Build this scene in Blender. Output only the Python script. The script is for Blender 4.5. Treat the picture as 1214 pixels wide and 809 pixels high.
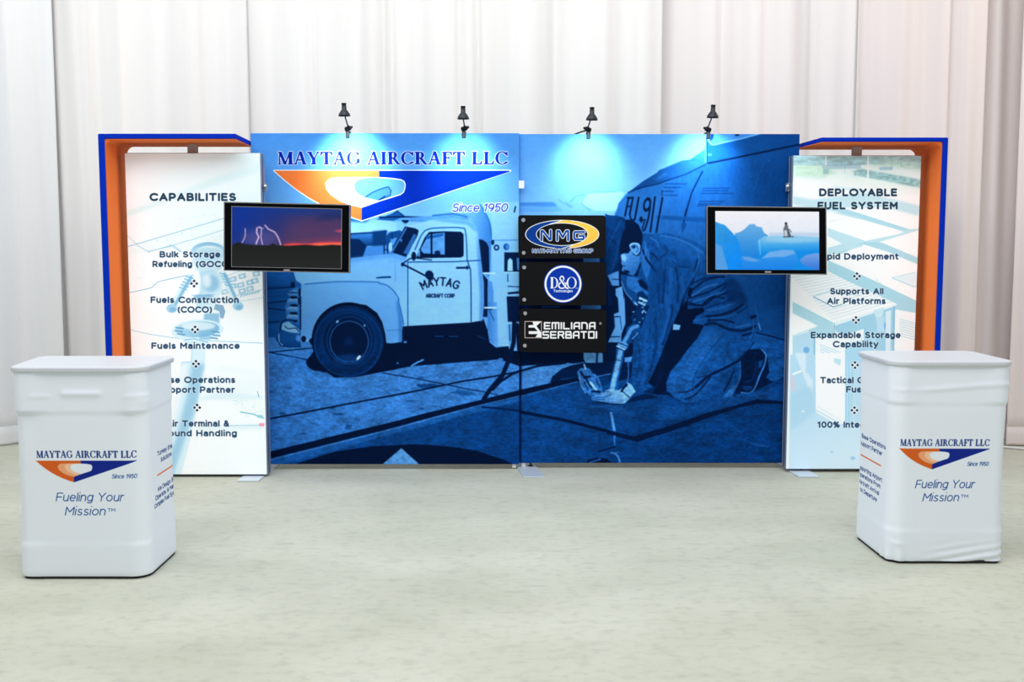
import bpy, bmesh, math, random
import numpy as np
from mathutils import Vector, Matrix
PI = math.pi
C = bpy.context.scene
for o in list(bpy.data.objects): bpy.data.objects.remove(o)

# ------------------------------------------------------------------ camera
W, H, F = 1214.0, 809.0, 1250.0
CAM_Z, PITCH = 1.64, math.radians(5.30)
cd = bpy.data.cameras.new('camera'); cam = bpy.data.objects.new('camera', cd); C.collection.objects.link(cam)
cam.location = (0, 0, CAM_Z); cam.rotation_euler = (PI/2 - PITCH, 0, 0)
cd.sensor_width = 36; cd.lens = 36 * F / W; cd.clip_end = 200
C.camera = cam
# ------------------------------------------------------------------ world, lights, exposure
C.view_settings.view_transform = 'Standard'; C.view_settings.look = 'None'
C.view_settings.exposure = 0.0; C.view_settings.gamma = 1.0; C.view_settings.use_curve_mapping = False
w = bpy.data.worlds.new('hall_light'); C.world = w; w.use_nodes = True
bg = w.node_tree.nodes['Background']; bg.inputs[0].default_value = (0.93, 0.965, 1.0, 1); bg.inputs[1].default_value = 0.5
def area(name, loc, target, size, size_y, power, col):
    l = bpy.data.lights.new(name, 'AREA'); l.shape = 'RECTANGLE'; l.size = size; l.size_y = size_y; l.energy = power; l.color = col
    o = bpy.data.objects.new(name, l); C.collection.objects.link(o); o.location = loc
    o.rotation_euler = (Vector(target) - Vector(loc)).to_track_quat('-Z', 'Y').to_euler(); return o
area('hall_light', (-0.5, 3.2, 5.2), (0, 7.0, 0.3), 8, 2.5, 230, (0.97, 0.985, 1.0))
area('hall_light', (0, 6.0, 5.6), (0, 6.9, 0), 8, 1.6, 95, (0.88, 0.98, 1.0))
area('added_drape_light', (6.5, 7.2, 4.6), (1.5, 9.0, 2.2), 1.0, 2.4, 60, (1.0, 0.88, 0.84))  # unseen light added from the right to graze the drape folds
area('added_drape_light', (-6.5, 6.9, 4.8), (-1.0, 9.0, 2.4), 1.0, 2.4, 60, (1.0, 0.97, 0.95))  # its unseen counterpart, added from the left for fold contrast

# ------------------------------------------------------------------ pixel to place
ct, st = math.cos(PITCH), math.sin(PITCH)
def ray(px, py):
    a = (px - W/2) / F; b = (py - H/2) / F
    return a, ct - b*st, -st - b*ct           # X, Y, Z per unit of depth
def at(px, py, Y):
    a, y, z = ray(px, py); k = Y / y
    return a*k, CAM_Z + z*k
def floor_at(px, py, zz=0.0):
    a, y, z = ray(px, py); k = (zz - CAM_Z) / z
    return a*k, y*k

# ------------------------------------------------------------------ objects
def thing(name, label, cat, loc=(0, 0, 0), group=None):
    o = bpy.data.objects.new(name, None); C.collection.objects.link(o); o.location = loc
    o['label'] = label; o['category'] = cat
    if group: o['group'] = group
    o.empty_display_size = 0.1
    return o
def org(p):
    v = Vector((0, 0, 0))
    while p is not None: v += p.location; p = p.parent
    return v
def obj(name, bm, mat, parent=None, smooth=False, label=None, keep=False):
    me = bpy.data.meshes.new(name)
    if not keep: bmesh.ops.recalc_face_normals(bm, faces=bm.faces)
    if parent is not None: bmesh.ops.translate(bm, verts=bm.verts, vec=-org(parent))
    bm.to_mesh(me); bm.free()
    o = bpy.data.objects.new(name, me); C.collection.objects.link(o)
    for m in (mat if isinstance(mat, (list, tuple)) else [mat]): me.materials.append(m)
    if parent is not None: o.parent = parent
    if smooth: me.shade_smooth()
    if label: o['label'] = label
    return o
def tag(o, label, cat, group=None):
    o['label'] = label; o['category'] = cat
    if group: o['group'] = group
    return o
def add_box(bm, x0, x1, y0, y1, z0, z1, bev=0.0, mat=0):
    vs = [bm.verts.new((x, y, z)) for x in (x0, x1) for y in (y0, y1) for z in (z0, z1)]
    fs = [bm.faces.new([vs[i] for i in f]) for f in ((0, 1, 3, 2), (4, 6, 7, 5), (0, 4, 5, 1), (2, 3, 7, 6), (0, 2, 6, 4), (1, 5, 7, 3))]
    for f in fs: f.material_index = mat
    if bev:
        es = list({e for f in fs for e in f.edges}); bmesh.ops.bevel(bm, geom=es, offset=bev, segments=2, affect='EDGES', profile=0.5)
def box(*a, **k):
    bm = bmesh.new(); add_box(bm, *a, **k); return bm
def slab(pts, y0, y1, bev=0.0, bm=None):
    """prism: outline in X,Z between two Y"""
    bm = bm or bmesh.new(); n = len(pts)
    a = [bm.verts.new((p[0], y0, p[1])) for p in pts]; b = [bm.verts.new((p[0], y1, p[1])) for p in pts]
    fs = [bm.faces.new(a), bm.faces.new(b[::-1])] + [bm.faces.new((a[i], b[i], b[(i+1) % n], a[(i+1) % n])) for i in range(n)]
    if bev:
        es = list({e for e in fs[0].edges}); bmesh.ops.bevel(bm, geom=es, offset=bev, segments=2, affect='EDGES')
    return bm
def plate(pts, z0, z1, bev=0.0, bm=None):
    bm = bm or bmesh.new(); n = len(pts)
    a = [bm.verts.new((p[0], p[1], z0)) for p in pts]; b = [bm.verts.new((p[0], p[1], z1)) for p in pts]
    fs = [bm.faces.new(a), bm.faces.new(b[::-1])] + [bm.faces.new((a[i], b[i], b[(i+1) % n], a[(i+1) % n])) for i in range(n)]
    if bev:
        es = list({e for f in fs[:2] for e in f.edges}); bmesh.ops.bevel(bm, geom=es, offset=bev, segments=3, affect='EDGES')
    return bm
def tube(bm, pts, r, n=10, cap=True):
    P = [Vector(p) for p in pts]; rings = []
    up = Vector((0.13, 0.31, 0.94))
    for i, p in enumerate(P):
        t = (P[min(i+1, len(P)-1)] - P[max(i-1, 0)]).normalized()
        s = t.cross(up).normalized(); u = s.cross(t)
        rr = r[i] if isinstance(r, (list, tuple)) else r
        rings.append([bm.verts.new(p + (s*math.cos(2*PI*k/n) + u*math.sin(2*PI*k/n))*rr) for k in range(n)])
    for i in range(len(rings)-1):
        for k in range(n): bm.faces.new((rings[i][k], rings[i][(k+1) % n], rings[i+1][(k+1) % n], rings[i+1][k]))
    if cap: bm.faces.new(rings[0]); bm.faces.new(rings[-1][::-1])
    return bm
def lathe(bm, base, axis, prof, n=24, cap=True):
    """prof: list of (distance along axis, radius)"""
    ax = Vector(axis).normalized(); s = ax.cross(Vector((0.1, 0.9, 0.2))).normalized(); u = ax.cross(s); rings = []
    for d, r in prof: rings.append([bm.verts.new(Vector(base) + ax*d + (s*math.cos(2*PI*k/n) + u*math.sin(2*PI*k/n))*max(r, 1e-4)) for k in range(n)])
    for i in range(len(rings)-1):
        for k in range(n): bm.faces.new((rings[i][k], rings[i][(k+1) % n], rings[i+1][(k+1) % n], rings[i+1][k]))
    if cap: bm.faces.new(rings[0]); bm.faces.new(rings[-1][::-1])
    return bm
def round_rect(x0, x1, y0, y1, rs, n=6):
    """corners in order (x0,y0),(x1,y0),(x1,y1),(x0,y1)"""
    out = []
    for (cx, cy, a0), r in zip(((x0, y0, PI), (x1, y0, 1.5*PI), (x1, y1, 0), (x0, y1, .5*PI)), rs):
        ox = cx + (r if cx == x0 else -r); oy = cy + (r if cy == y0 else -r)
        for k in range(n+1):
            a = a0 + .5*PI*k/n; out.append((ox + r*math.cos(a), oy + r*math.sin(a)))
    return out
def planar_uv(o, x0, x1, z0, z1):
    me = o.data; uv = me.uv_layers.new(name='print'); off = org(o.parent) if o.parent else Vector()
    n = len(me.loops); vi = np.empty(n, int); me.loops.foreach_get('vertex_index', vi)
    co = np.empty(len(me.vertices)*3); me.vertices.foreach_get('co', co); co = co.reshape(-1, 3)
    u = np.stack([(co[vi, 0] + off.x - x0)/(x1-x0), (co[vi, 2] + off.z - z0)/(z1-z0)], 1)
    uv.data.foreach_set('uv', u.ravel())

# ------------------------------------------------------------------ materials
def S(r, g, b):                                     # 0..255 screen colour to linear
    f = lambda c: c/12.92 if c <= 0.04045 else ((c+0.055)/1.055)**2.4
    return (f(r/255), f(g/255), f(b/255), 1)
def mat(name, col, rough=0.5, metal=0.0, noise=None, bump=None, spec=0.5, emit=None, coat=0.0):
    m = bpy.data.materials.new(name); m.use_nodes = True; nt = m.node_tree; b = nt.nodes['Principled BSDF']
    b.inputs['Base Color'].default_value = col; b.inputs['Roughness'].default_value = rough; b.inputs['Metallic'].default_value = metal
    b.inputs['Specular IOR Level'].default_value = spec; b.inputs['Coat Weight'].default_value = coat
    tc = nt.nodes.new('ShaderNodeTexCoord')
    if noise:
        sc, amt, stretch = noise
        mp = nt.nodes.new('ShaderNodeMapping'); mp.inputs['Scale'].default_value = stretch; nt.links.new(tc.outputs['Object'], mp.inputs[0])
        nz = nt.nodes.new('ShaderNodeTexNoise'); nz.inputs['Scale'].default_value = sc; nz.inputs['Detail'].default_value = 5; nt.links.new(mp.outputs[0], nz.inputs['Vector'])
        mx = nt.nodes.new('ShaderNodeMix'); mx.data_type = 'RGBA'; nt.links.new(nz.outputs[0], mx.inputs[0])
        mx.inputs[6].default_value = tuple(c*(1-amt) for c in col[:3]) + (1,); mx.inputs[7].default_value = tuple(min(1, c*(1+amt)) for c in col[:3]) + (1,)
        nt.links.new(mx.outputs[2], b.inputs['Base Color'])
    if bump:
        nz = nt.nodes.new('ShaderNodeTexNoise'); nz.inputs['Scale'].default_value = bump[0]; nt.links.new(tc.outputs['Object'], nz.inputs['Vector'])
        bp = nt.nodes.new('ShaderNodeBump'); bp.inputs['Strength'].default_value = bump[1]; bp.inputs['Distance'].default_value = 0.003
        nt.links.new(nz.outputs[0], bp.inputs['Height']); nt.links.new(bp.outputs[0], b.inputs['Normal'])
    if emit: b.inputs['Emission Color'].default_value = emit[0]; b.inputs['Emission Strength'].default_value = emit[1]
    return m
def print_mat(name, img, rough=0.8, emit=0.0, spec=0.2, coat=0.0, black=False):
    m = bpy.data.materials.new(name); m.use_nodes = True; nt = m.node_tree; b = nt.nodes['Principled BSDF']
    t = nt.nodes.new('ShaderNodeTexImage'); t.image = img; t.extension = 'EXTEND'; t.interpolation = 'Cubic'
    if black: b.inputs['Base Color'].default_value = (.004, .004, .004, 1)
    else: nt.links.new(t.outputs[0], b.inputs['Base Color'])
    b.inputs['Roughness'].default_value = rough; b.inputs['Specular IOR Level'].default_value = spec; b.inputs['Coat Weight'].default_value = coat
    if emit: nt.links.new(t.outputs[0], b.inputs['Emission Color']); b.inputs['Emission Strength'].default_value = emit
    return m
M = {}
M['alu'] = mat('brushed_aluminium', S(150, 165, 185), 0.45, 0.5)
M['steel_plate'] = mat('pale_steel', S(215, 225, 235), 0.4, 0.3)
M['white_plastic'] = mat('white_plastic', S(240, 242, 245), 0.5)
M['black_plastic'] = mat('black_plastic', S(9, 10, 13), 0.4, spec=.12)
M['gloss_black'] = mat('gloss_black', S(5, 7, 10), 0.15, spec=.05)
M['chrome'] = mat('chrome', S(205, 205, 205), 0.25, 0.9)
M['silver'] = mat('silver_edge', S(150, 150, 150), 0.35, 0.7)
M['strut'] = mat('taupe_strut', S(185, 172, 166), 0.5, 0.0)
M['royal'] = mat('royal_blue_fabric', S(0, 46, 180), 0.8, spec=.06, bump=(400, .2))
M['orange'] = mat('orange_fabric', S(240, 122, 58), 0.8, spec=.1, bump=(400, .2))
M['top'] = mat('white_laminate', S(206, 209, 214), 0.4)
M['base_shade'] = mat('dark_base_shade', S(30, 32, 32), 0.8)  # dark colour for the shadow beneath the counters
M['cord_white'] = mat('white_cord', S(230, 230, 225), 0.6)
M['bulb'] = mat('lit_bulb', (1, 1, 1, 1), 0.3, emit=((0.8, 0.95, 1, 1), 12))
# ------------------------------------------------------------------ printing: flat artwork drawn procedurally
def T(t):                                            # the mural's blue duotone
    ks = [0, .12, .25, .4, .55, .7, .85, 1.0]
    cs = [(0, 14, 44), (0, 34, 84), (3, 56, 120), (18, 86, 166), (54, 122, 204), (96, 166, 238), (146, 206, 251), (225, 244, 255)]
    return tuple(np.interp(t, ks, [c[i] for c in cs])/255 for i in range(3))
def smooth(pts, n=6, closed=True):
    P = np.array(pts, float); m = len(P); out = []
    for i in range(m if closed else m-1):
        p0, p1, p2, p3 = (P[(i-1) % m], P[i], P[(i+1) % m], P[(i+2) % m]) if closed else (P[max(i-1, 0)], P[i], P[i+1], P[min(i+2, m-1)])
        for k in range(n):
            t = k/n; out.append(0.5*((2*p1) + (-p0+p2)*t + (2*p0-5*p1+4*p2-p3)*t*t + (-p0+3*p1-3*p2+p3)*t**3))
    if not closed: out.append(P[-1])
    return np.array(out)
def vnoise(h, w, cell, seed, stretch=1.0):
    r = np.random.RandomState(seed); ch, cw = int(h/cell)+3, int(w/(cell*stretch))+3
    g = r.rand(ch, cw); y = np.arange(h)/cell; x = np.arange(w)/(cell*stretch)
    yi = y.astype(int); xi = x.astype(int); fy = (y-yi)[:, None]; fx = (x-xi)[None]
    fy = fy*fy*(3-2*fy); fx = fx*fx*(3-2*fx)
    a = g[yi][:, xi]; b = g[yi][:, xi+1]; c = g[yi+1][:, xi]; d = g[yi+1][:, xi+1]
    return (a*(1-fx)+b*fx)*(1-fy) + (c*(1-fx)+d*fx)*fy
def blur(a, r):
    r = int(round(r))
    if r < 1: return a
    for ax in (0, 1):
        for _ in range(2):
            p = np.pad(a, [(r+1, r) if k == ax else (0, 0) for k in (0, 1)], mode='edge'); c = np.cumsum(p, ax)
            a = (np.take(c, range(2*r+1, c.shape[ax]), ax) - np.take(c, range(0, c.shape[ax]-2*r-1), ax))/(2*r+1)
    return a
class Canvas:
    def __init__(s, x0, x1, z0, z1, res, mapper=None, base=(1, 1, 1), ppm=166.0):
        s.x0, s.x1, s.z0, s.z1, s.res, s.mapper = x0, x1, z0, z1, res, mapper
        s.w = int(round((x1-x0)*res)); s.h = int(round((z1-z0)*res)); s.a = np.ones((s.h, s.w, 3), np.float32)*np.array(base, np.float32)
        s.s = res/ppm if mapper else res             # texels per unit of drawing
    def px(s, pts):
        P = np.asarray(pts, float).reshape(-1, 2)
        if s.mapper: X, Z = s.mapper(P[:, 0], P[:, 1])
        else: X, Z = P[:, 0], P[:, 1]
        return np.stack([(X-s.x0)*s.res, (s.z1-Z)*s.res], 1)
    def cover(s, loops, soft=0.0):
        """nonzero coverage of loops (texel coordinates), 3x3 supersampled"""
        A = np.concatenate(loops); pad = 2+int(3*soft); K = 3
        c0 = max(0, int(A[:, 0].min())-pad); c1 = min(s.w, int(A[:, 0].max())+pad+2); r0 = max(0, int(A[:, 1].min())-pad); r1 = min(s.h, int(A[:, 1].max())+pad+2)
        if c1 <= c0 or r1 <= r0: return None
        hh, ww = (r1-r0)*K, (c1-c0)*K; acc = np.zeros((hh, ww+1), np.float32)
        E0 = np.concatenate(loops); E1 = np.concatenate([np.roll(l, -1, 0) for l in loops])
        x0 = (E0[:, 0]-c0)*K; y0 = (E0[:, 1]-r0)*K-.5; x1 = (E1[:, 0]-c0)*K; y1 = (E1[:, 1]-r0)*K-.5
        sg = np.where(y1 > y0, 1, -1); sw = y1 < y0
        x0, x1 = np.where(sw, x1, x0), np.where(sw, x0, x1); y0, y1 = np.where(sw, y1, y0), np.where(sw, y0, y1)
        a = np.clip(np.ceil(y0), 0, hh).astype(int); b = np.clip(np.ceil(y1), 0, hh).astype(int); n = b-a; k = n > 0
        x0, x1, y0, y1, a, n, sg = x0[k], x1[k], y0[k], y1[k], a[k], n[k], sg[k]
        if len(n):
            idx = np.repeat(np.arange(len(n)), n); off = np.arange(n.sum())-np.repeat(np.cumsum(n)-n, n); rows = a[idx]+off
            xs = x0[idx]+(rows-y0[idx])/(y1[idx]-y0[idx])*(x1[idx]-x0[idx])
            np.add.at(acc, (rows, np.clip(np.ceil(xs-.5), 0, ww).astype(int)), sg[idx])
        m = (np.abs(np.cumsum(acc, 1)[:, :ww]) > .5).astype(np.float32).reshape(r1-r0, K, c1-c0, K).mean((1, 3))
        if soft: m = blur(m, soft)
        return (r0, r1, c0, c1), m
    def put(s, cov, col, alpha=1.0):
        if cov is None: return
        (r0, r1, c0, c1), m = cov; m = (m*alpha)[..., None]
        s.a[r0:r1, c0:c1] = s.a[r0:r1, c0:c1]*(1-m) + (col if isinstance(col, np.ndarray) else np.array(col, np.float32))*m
    def poly(s, pts, col, alpha=1.0, soft=0, sm=False, grad=None, noise=None, loops=None):
        """grad: ((x,y),(x,y),col2); noise: (cell, amount, stretch)"""
        L = [s.px(smooth(p) if sm else p) for p in (loops or [pts])]
        cov = s.cover(L, soft*s.s)
        if cov is None: return
        (r0, r1, c0, c1), m = cov
        col = np.array(col, np.float32)
        if grad:
            g0, g1 = s.px([grad[0], grad[1]]); d = g1-g0; yy, xx = np.mgrid[r0:r1, c0:c1]
            t = np.clip(((xx-g0[0])*d[0]+(yy-g0[1])*d[1])/(d@d), 0, 1)[..., None]
            col = (col*(1-t)+np.array(grad[2], np.float32)*t).astype(np.float32)
        if noise:
            nz = sum(vnoise(r1-r0, c1-c0, max(1.2, noise[0]*s.s/(2**k)), 7+k+r0, noise[2])/(k+1) for k in range(3))/1.833-.5
            col = np.clip(col*(1+nz[..., None]*2*noise[1]), 0, 1).astype(np.float32)
        s.put(cov, col, alpha)
    def line(s, pts, w, col, alpha=1.0, sm=False, closed=False):
        P = s.px(smooth(pts, 6, closed) if sm else pts); hw = max(w*s.s/2, .35)
        if closed: P = np.vstack([P, P[:1]])
        w1 = w*s.s; al = alpha if w1 > .7 else alpha*max(w1/.7, .3)
        c0 = max(0, int(P[:, 0].min()-hw-2)); c1 = min(s.w, int(P[:, 0].max()+hw+3)); r0 = max(0, int(P[:, 1].min()-hw-2)); r1 = min(s.h, int(P[:, 1].max()+hw+3))
        if c1 <= c0 or r1 <= r0: return
        m = np.zeros((r1-r0, c1-c0), np.float32)
        for p, q in zip(P[:-1], P[1:]):
            a0 = max(c0, int(min(p[0], q[0])-hw-2)); a1 = min(c1, int(max(p[0], q[0])+hw+3)); b0 = max(r0, int(min(p[1], q[1])-hw-2)); b1 = min(r1, int(max(p[1], q[1])+hw+3))
            if a1 <= a0 or b1 <= b0: continue
            yy, xx = np.mgrid[b0:b1, a0:a1]; xx = xx+.5; yy = yy+.5; d = q-p; L = max(d@d, 1e-9)
            t = np.clip(((xx-p[0])*d[0]+(yy-p[1])*d[1])/L, 0, 1)
            ds = np.hypot(xx-p[0]-t*d[0], yy-p[1]-t*d[1]); v = np.clip(hw+.5-ds, 0, 1)
            sub = m[b0-r0:b1-r0, a0-c0:a1-c0]; np.maximum(sub, v, out=sub)
        s.put(((r0, r1, c0, c1), m), col, al)
    def oval(s, cx, cy, rx, ry, col, alpha=1.0, soft=0, rot=0, grad=None, noise=None, hole=None):
        def ring(a, b):
            t = np.linspace(0, 2*PI, 48, endpoint=False); x = a*np.cos(t); y = b*np.sin(t); r = math.radians(rot)
            return np.stack([cx+x*math.cos(r)-y*math.sin(r), cy+x*math.sin(r)+y*math.cos(r)], 1)
        L = [ring(rx, ry)]
        if hole: L.append(ring(rx*hole, ry*hole)[::-1])
        s.poly(None, col, alpha, soft, False, grad, noise, loops=L)
    def photo(s, amt, seed, ysplit):
        """print of a photograph: slightly soft, with tone mottling that is stronger on the ground"""
        s.a = np.stack([blur(s.a[..., k], 1) for k in range(3)], 2)*.75+s.a*.25
        n = (vnoise(s.h, s.w, 2.2, seed)-.5)*.9+(vnoise(s.h, s.w, 5, seed+1, 1.8)-.5)*1.0+(vnoise(s.h, s.w, 14, seed+2, 1.6)-.5)*.8+(vnoise(s.h, s.w, 40, seed+3, 1.5)-.5)*.6
        y = s.px([(450, ysplit)])[0, 1]; k = np.clip((np.arange(s.h)-y)/60+.5, 0, 1)[:, None]
        lum = s.a.mean(2); k = (.13+.87*k)*np.clip(lum*5, .15, 1)
        s.a = np.clip(s.a*(1+(n*amt*k)[..., None]), 0, 1).astype(np.float32)
    def grain(s, amt, seed=1):
        n = vnoise(s.h, s.w, 2.0, seed)-.5 + (vnoise(s.h, s.w, 9.0, seed+1, 2.5)-.5)*.7
        s.a = np.clip(s.a*(1+n[..., None]*amt), 0, 1)
    def image(s, name, gain=1.0):
        a = np.clip(s.a, 0, 1)
        if gain != 1.0:
            lin = np.where(a <= .04045, a/12.92, ((a+.055)/1.055)**2.4)*gain; lin = np.clip(lin, 0, .93)
            a = np.where(lin <= .0031308, lin*12.92, 1.055*lin**(1/2.4)-.055)
        im = bpy.data.images.new(name, s.w, s.h); buf = np.ones((s.h, s.w, 4), np.float32); buf[..., :3] = a[::-1]
        im.pixels.foreach_set(buf.ravel()); im.update(); im.pack(); return im

# ---- sans lettering, outlines of the built-in font
_gl = {}
def glyph(ch, off):
    if (ch, off) in _gl: return _gl[ch, off]
    def build(txt, o):
        cu = bpy.data.curves.new('t', 'FONT'); cu.body = txt; cu.size = 1; cu.dimensions = '2D'; cu.fill_mode = 'FRONT'; cu.offset = o; cu.resolution_u = 5
        ob = bpy.data.objects.new('t', cu); C.collection.objects.link(ob); dg = bpy.context.evaluated_depsgraph_get(); dg.update()
        me = ob.evaluated_get(dg).to_mesh(); v = np.array([p.co[:2] for p in me.vertices]).reshape(-1, 2); f = [list(p.vertices) for p in me.polygons]
        bpy.data.objects.remove(ob); bpy.data.curves.remove(cu); return v, f
    v, f = build(ch, off) if ch != ' ' else (np.zeros((0, 2)), [])
    a, _ = build('I'+ch+'I', 0); b, _ = build('II', 0); adv = (a[:, 0].max()-a[:, 0].min())-(b[:, 0].max()-b[:, 0].min())
    tri = []
    for p in f:
        q = v[p]; ar = np.sum(q[:, 0]*np.roll(q[:, 1], -1)-np.roll(q[:, 0], -1)*q[:, 1]); tri.append(q if ar > 0 else q[::-1])
    _gl[ch, off] = (tri, adv); return _gl[ch, off]
_cap = [None]
def text_loops(txt, off=0.0, track=0.0):
    """unit cap height, baseline at 0; returns loops and width"""
    if _cap[0] is None: _cap[0] = max(p[:, 1].max() for p in glyph('H', 0)[0])
    L = []; x = 0
    for ch in txt:
        tri, adv = glyph(ch, off)
        L.append([t/_cap[0]+(x, 0) for t in tri]); x += adv/_cap[0]+track
    return L, x-track
def put_loops(cv, per, T2, col, halo=None, alpha=1.0):
    """per: list of glyph loop lists; T2: unit coordinates to drawing coordinates"""
    D = [[cv.px(T2(l)) for l in g] for g in per if len(g)]
    if halo:
        for dx, dy in [(math.cos(a)*halo[1]*cv.s, math.sin(a)*halo[1]*cv.s) for a in np.linspace(0, 2*PI, 12, endpoint=False)]:
            for g in D: cv.put(cv.cover([l+(dx, dy) for l in g], halo[3]*cv.s if len(halo) > 3 else 0), halo[0], halo[2])
    for g in D: cv.put(cv.cover(g), col, alpha)
def text(cv, txt, xc, yb, cap, col, width=None, off=0.0, track=0.0, slant=0.0, halo=None, align='c', ysign=-1, fn=None, alpha=1.0):
    """cap height and baseline in drawing units; width: total width to fit; fn: extra transform"""
    per, wd = text_loops(txt, off, track)
    sx = (width/wd) if width else cap
    x0 = xc-(wd*sx/2 if align == 'c' else 0 if align == 'l' else wd*sx)
    def T2(l):
        P = np.stack([x0+(l[:, 0]+l[:, 1]*slant*cap/sx)*sx, yb+ysign*l[:, 1]*cap], 1)
        return fn(P) if fn else P
    put_loops(cv, per, T2, col, halo, alpha)

# ---- serif capitals drawn from stems, thin strokes and bowls (cap height 1)
TK, TN, SH, SV = .215, .075, .075, .05
def rc(x0, y0, x1, y1): return np.array([(x0, y0), (x1, y0), (x1, y1), (x0, y1)], float)
def seg(x0, y0, x1, y1, wd): return np.array([(x0-wd/2, y0), (x0+wd/2, y0), (x1+wd/2, y1), (x1-wd/2, y1)], float)
def serif(x, w_, y):
    s = 1 if y < .5 else -1
    return np.array([(x-w_/2-SH, y), (x+w_/2+SH, y), (x+w_/2+SH, y+s*.03), (x+w_/2, y+s*.09), (x-w_/2, y+s*.09), (x-w_/2-SH, y+s*.03)], float)
def bowl(cx, cy, rx, ry, a0, a1, thick, thin):
    t = np.radians(np.linspace(a0, a1, 28)); k = np.abs(np.cos(t))**1.3; wd = thin+(thick-thin)*k
    o = np.stack([cx+rx*np.cos(t), cy+ry*np.sin(t)], 1); i = np.stack([cx+(rx-wd)*np.cos(t), cy+(ry-wd*.75)*np.sin(t)], 1)
    return np.vstack([o, i[::-1]])
def stem(x, w_=TK): return [seg(x, 0, x, 1, w_), serif(x, w_, 0), serif(x, w_, 1)]
SER = {}
SER['I'] = (stem(.21), .42)
SER['L'] = (stem(.21)+[rc(.21, 0, .70, TN), np.array([(.70, 0), (.74, .30), (.69, .30), (.60, TN), (.6, 0)])], .78)
SER['F'] = (stem(.21)+[rc(.21, 1-TN, .70, 1), np.array([(.71, 1), (.71, .72), (.67, .72), (.58, 1-TN)]), rc(.21, .48, .50, .48+TN), rc(.48, .37, .53, .64)], .74)
SER['T'] = ([seg(.42, 0, .42, 1, TK), serif(.42, TK, 0), rc(.03, 1-TN, .81, 1), np.array([(.02, 1), (.0, .70), (.04, .70), (.16, 1-TN)]), np.array([(.82, 1), (.84, .70), (.80, .70), (.68, 1-TN)])], .84)
SER['A'] = ([seg(.12, 0, .42, .98, .065), seg(.74, 0, .45, 1.02, .19), rc(.20, .31, .64, .31+TN), serif(.12, .065, 0), serif(.74, .17, 0)], .90)
SER['Y'] = ([seg(.44, 0, .44, .46, TK), seg(.42, .42, .14, 1, .19), seg(.47, .42, .74, 1, .065), serif(.44, TK, 0), serif(.14, .18, 1), serif(.74, .06, 1)], .86)
SER['M'] = ([seg(.13, 0, .15, 1, .06), seg(.53, 0, .17, 1, .18), seg(.53, 0, .86, 1, .07), seg(.91, 0, .90, 1, TK), serif(.13, .05, 0), serif(.91, TK, 0), rc(.02, .955, .2, 1), rc(.86, .955, 1.05, 1)], 1.09)
SER['R'] = (stem(.21)+[bowl(.36, .735, .30, .265, -90, 90, .18, .06), rc(.21, .94, .37, 1), rc(.21, .47, .37, .53), seg(.78, 0, .44, .5, .19), rc(.70, 0, .92, .035)], .90)
SER['C'] = ([bowl(.48, .5, .46, .52, 42, 318, .19, .055), np.array([(.80, 1.0), (.845, 1.0), (.845, .68), (.80, .68), (.76, .84)]), np.array([(.78, .15), (.85, .24), (.88, .20), (.80, .08)])], .90)
SER['G'] = ([bowl(.48, .5, .46, .52, 42, 312, .19, .055), np.array([(.80, 1.0), (.845, 1.0), (.845, .68), (.80, .68), (.76, .84)]), seg(.80, .08, .80, .44, .17), rc(.62, .40, .96, .445)], .97)
SER['D'] = (stem(.20)+[bowl(.33, .5, .50, .5, -90, 90, .18, .055), rc(.2, .95, .34, 1), rc(.2, 0, .34, .05)], .88)
SER['O'] = ([bowl(.5, .5, .48, .52, 0, 360, .17, .055)], 1.0)
SER['&'] = ([bowl(.42, .76, .22, .26, 0, 360, .10, .06), bowl(.40, .29, .36, .31, 0, 360, .14, .07), seg(.84, .0, .30, .86, .17)], .95)
SER[' '] = ([], .36)
def serif_text(cv, txt, x0, yb, cap, col, width, halo=None, ysign=-1, track=.05, fn=None):
    x = 0; per = []
    for ch in txt:
        g, adv = SER[ch]; G = []
        for l in g:
            l = np.array(l, float)
            if np.sum(l[:, 0]*np.roll(l[:, 1], -1)-np.roll(l[:, 0], -1)*l[:, 1]) < 0: l = l[::-1]
            G.append(l+(x, 0))
        per.append(G); x += adv+track
    sx = width/(x-track)
    def T2(l):
        P = np.stack([x0+l[:, 0]*sx, yb+ysign*l[:, 1]*cap], 1); return fn(P) if fn else P
    put_loops(cv, per, T2, col, halo)

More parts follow.
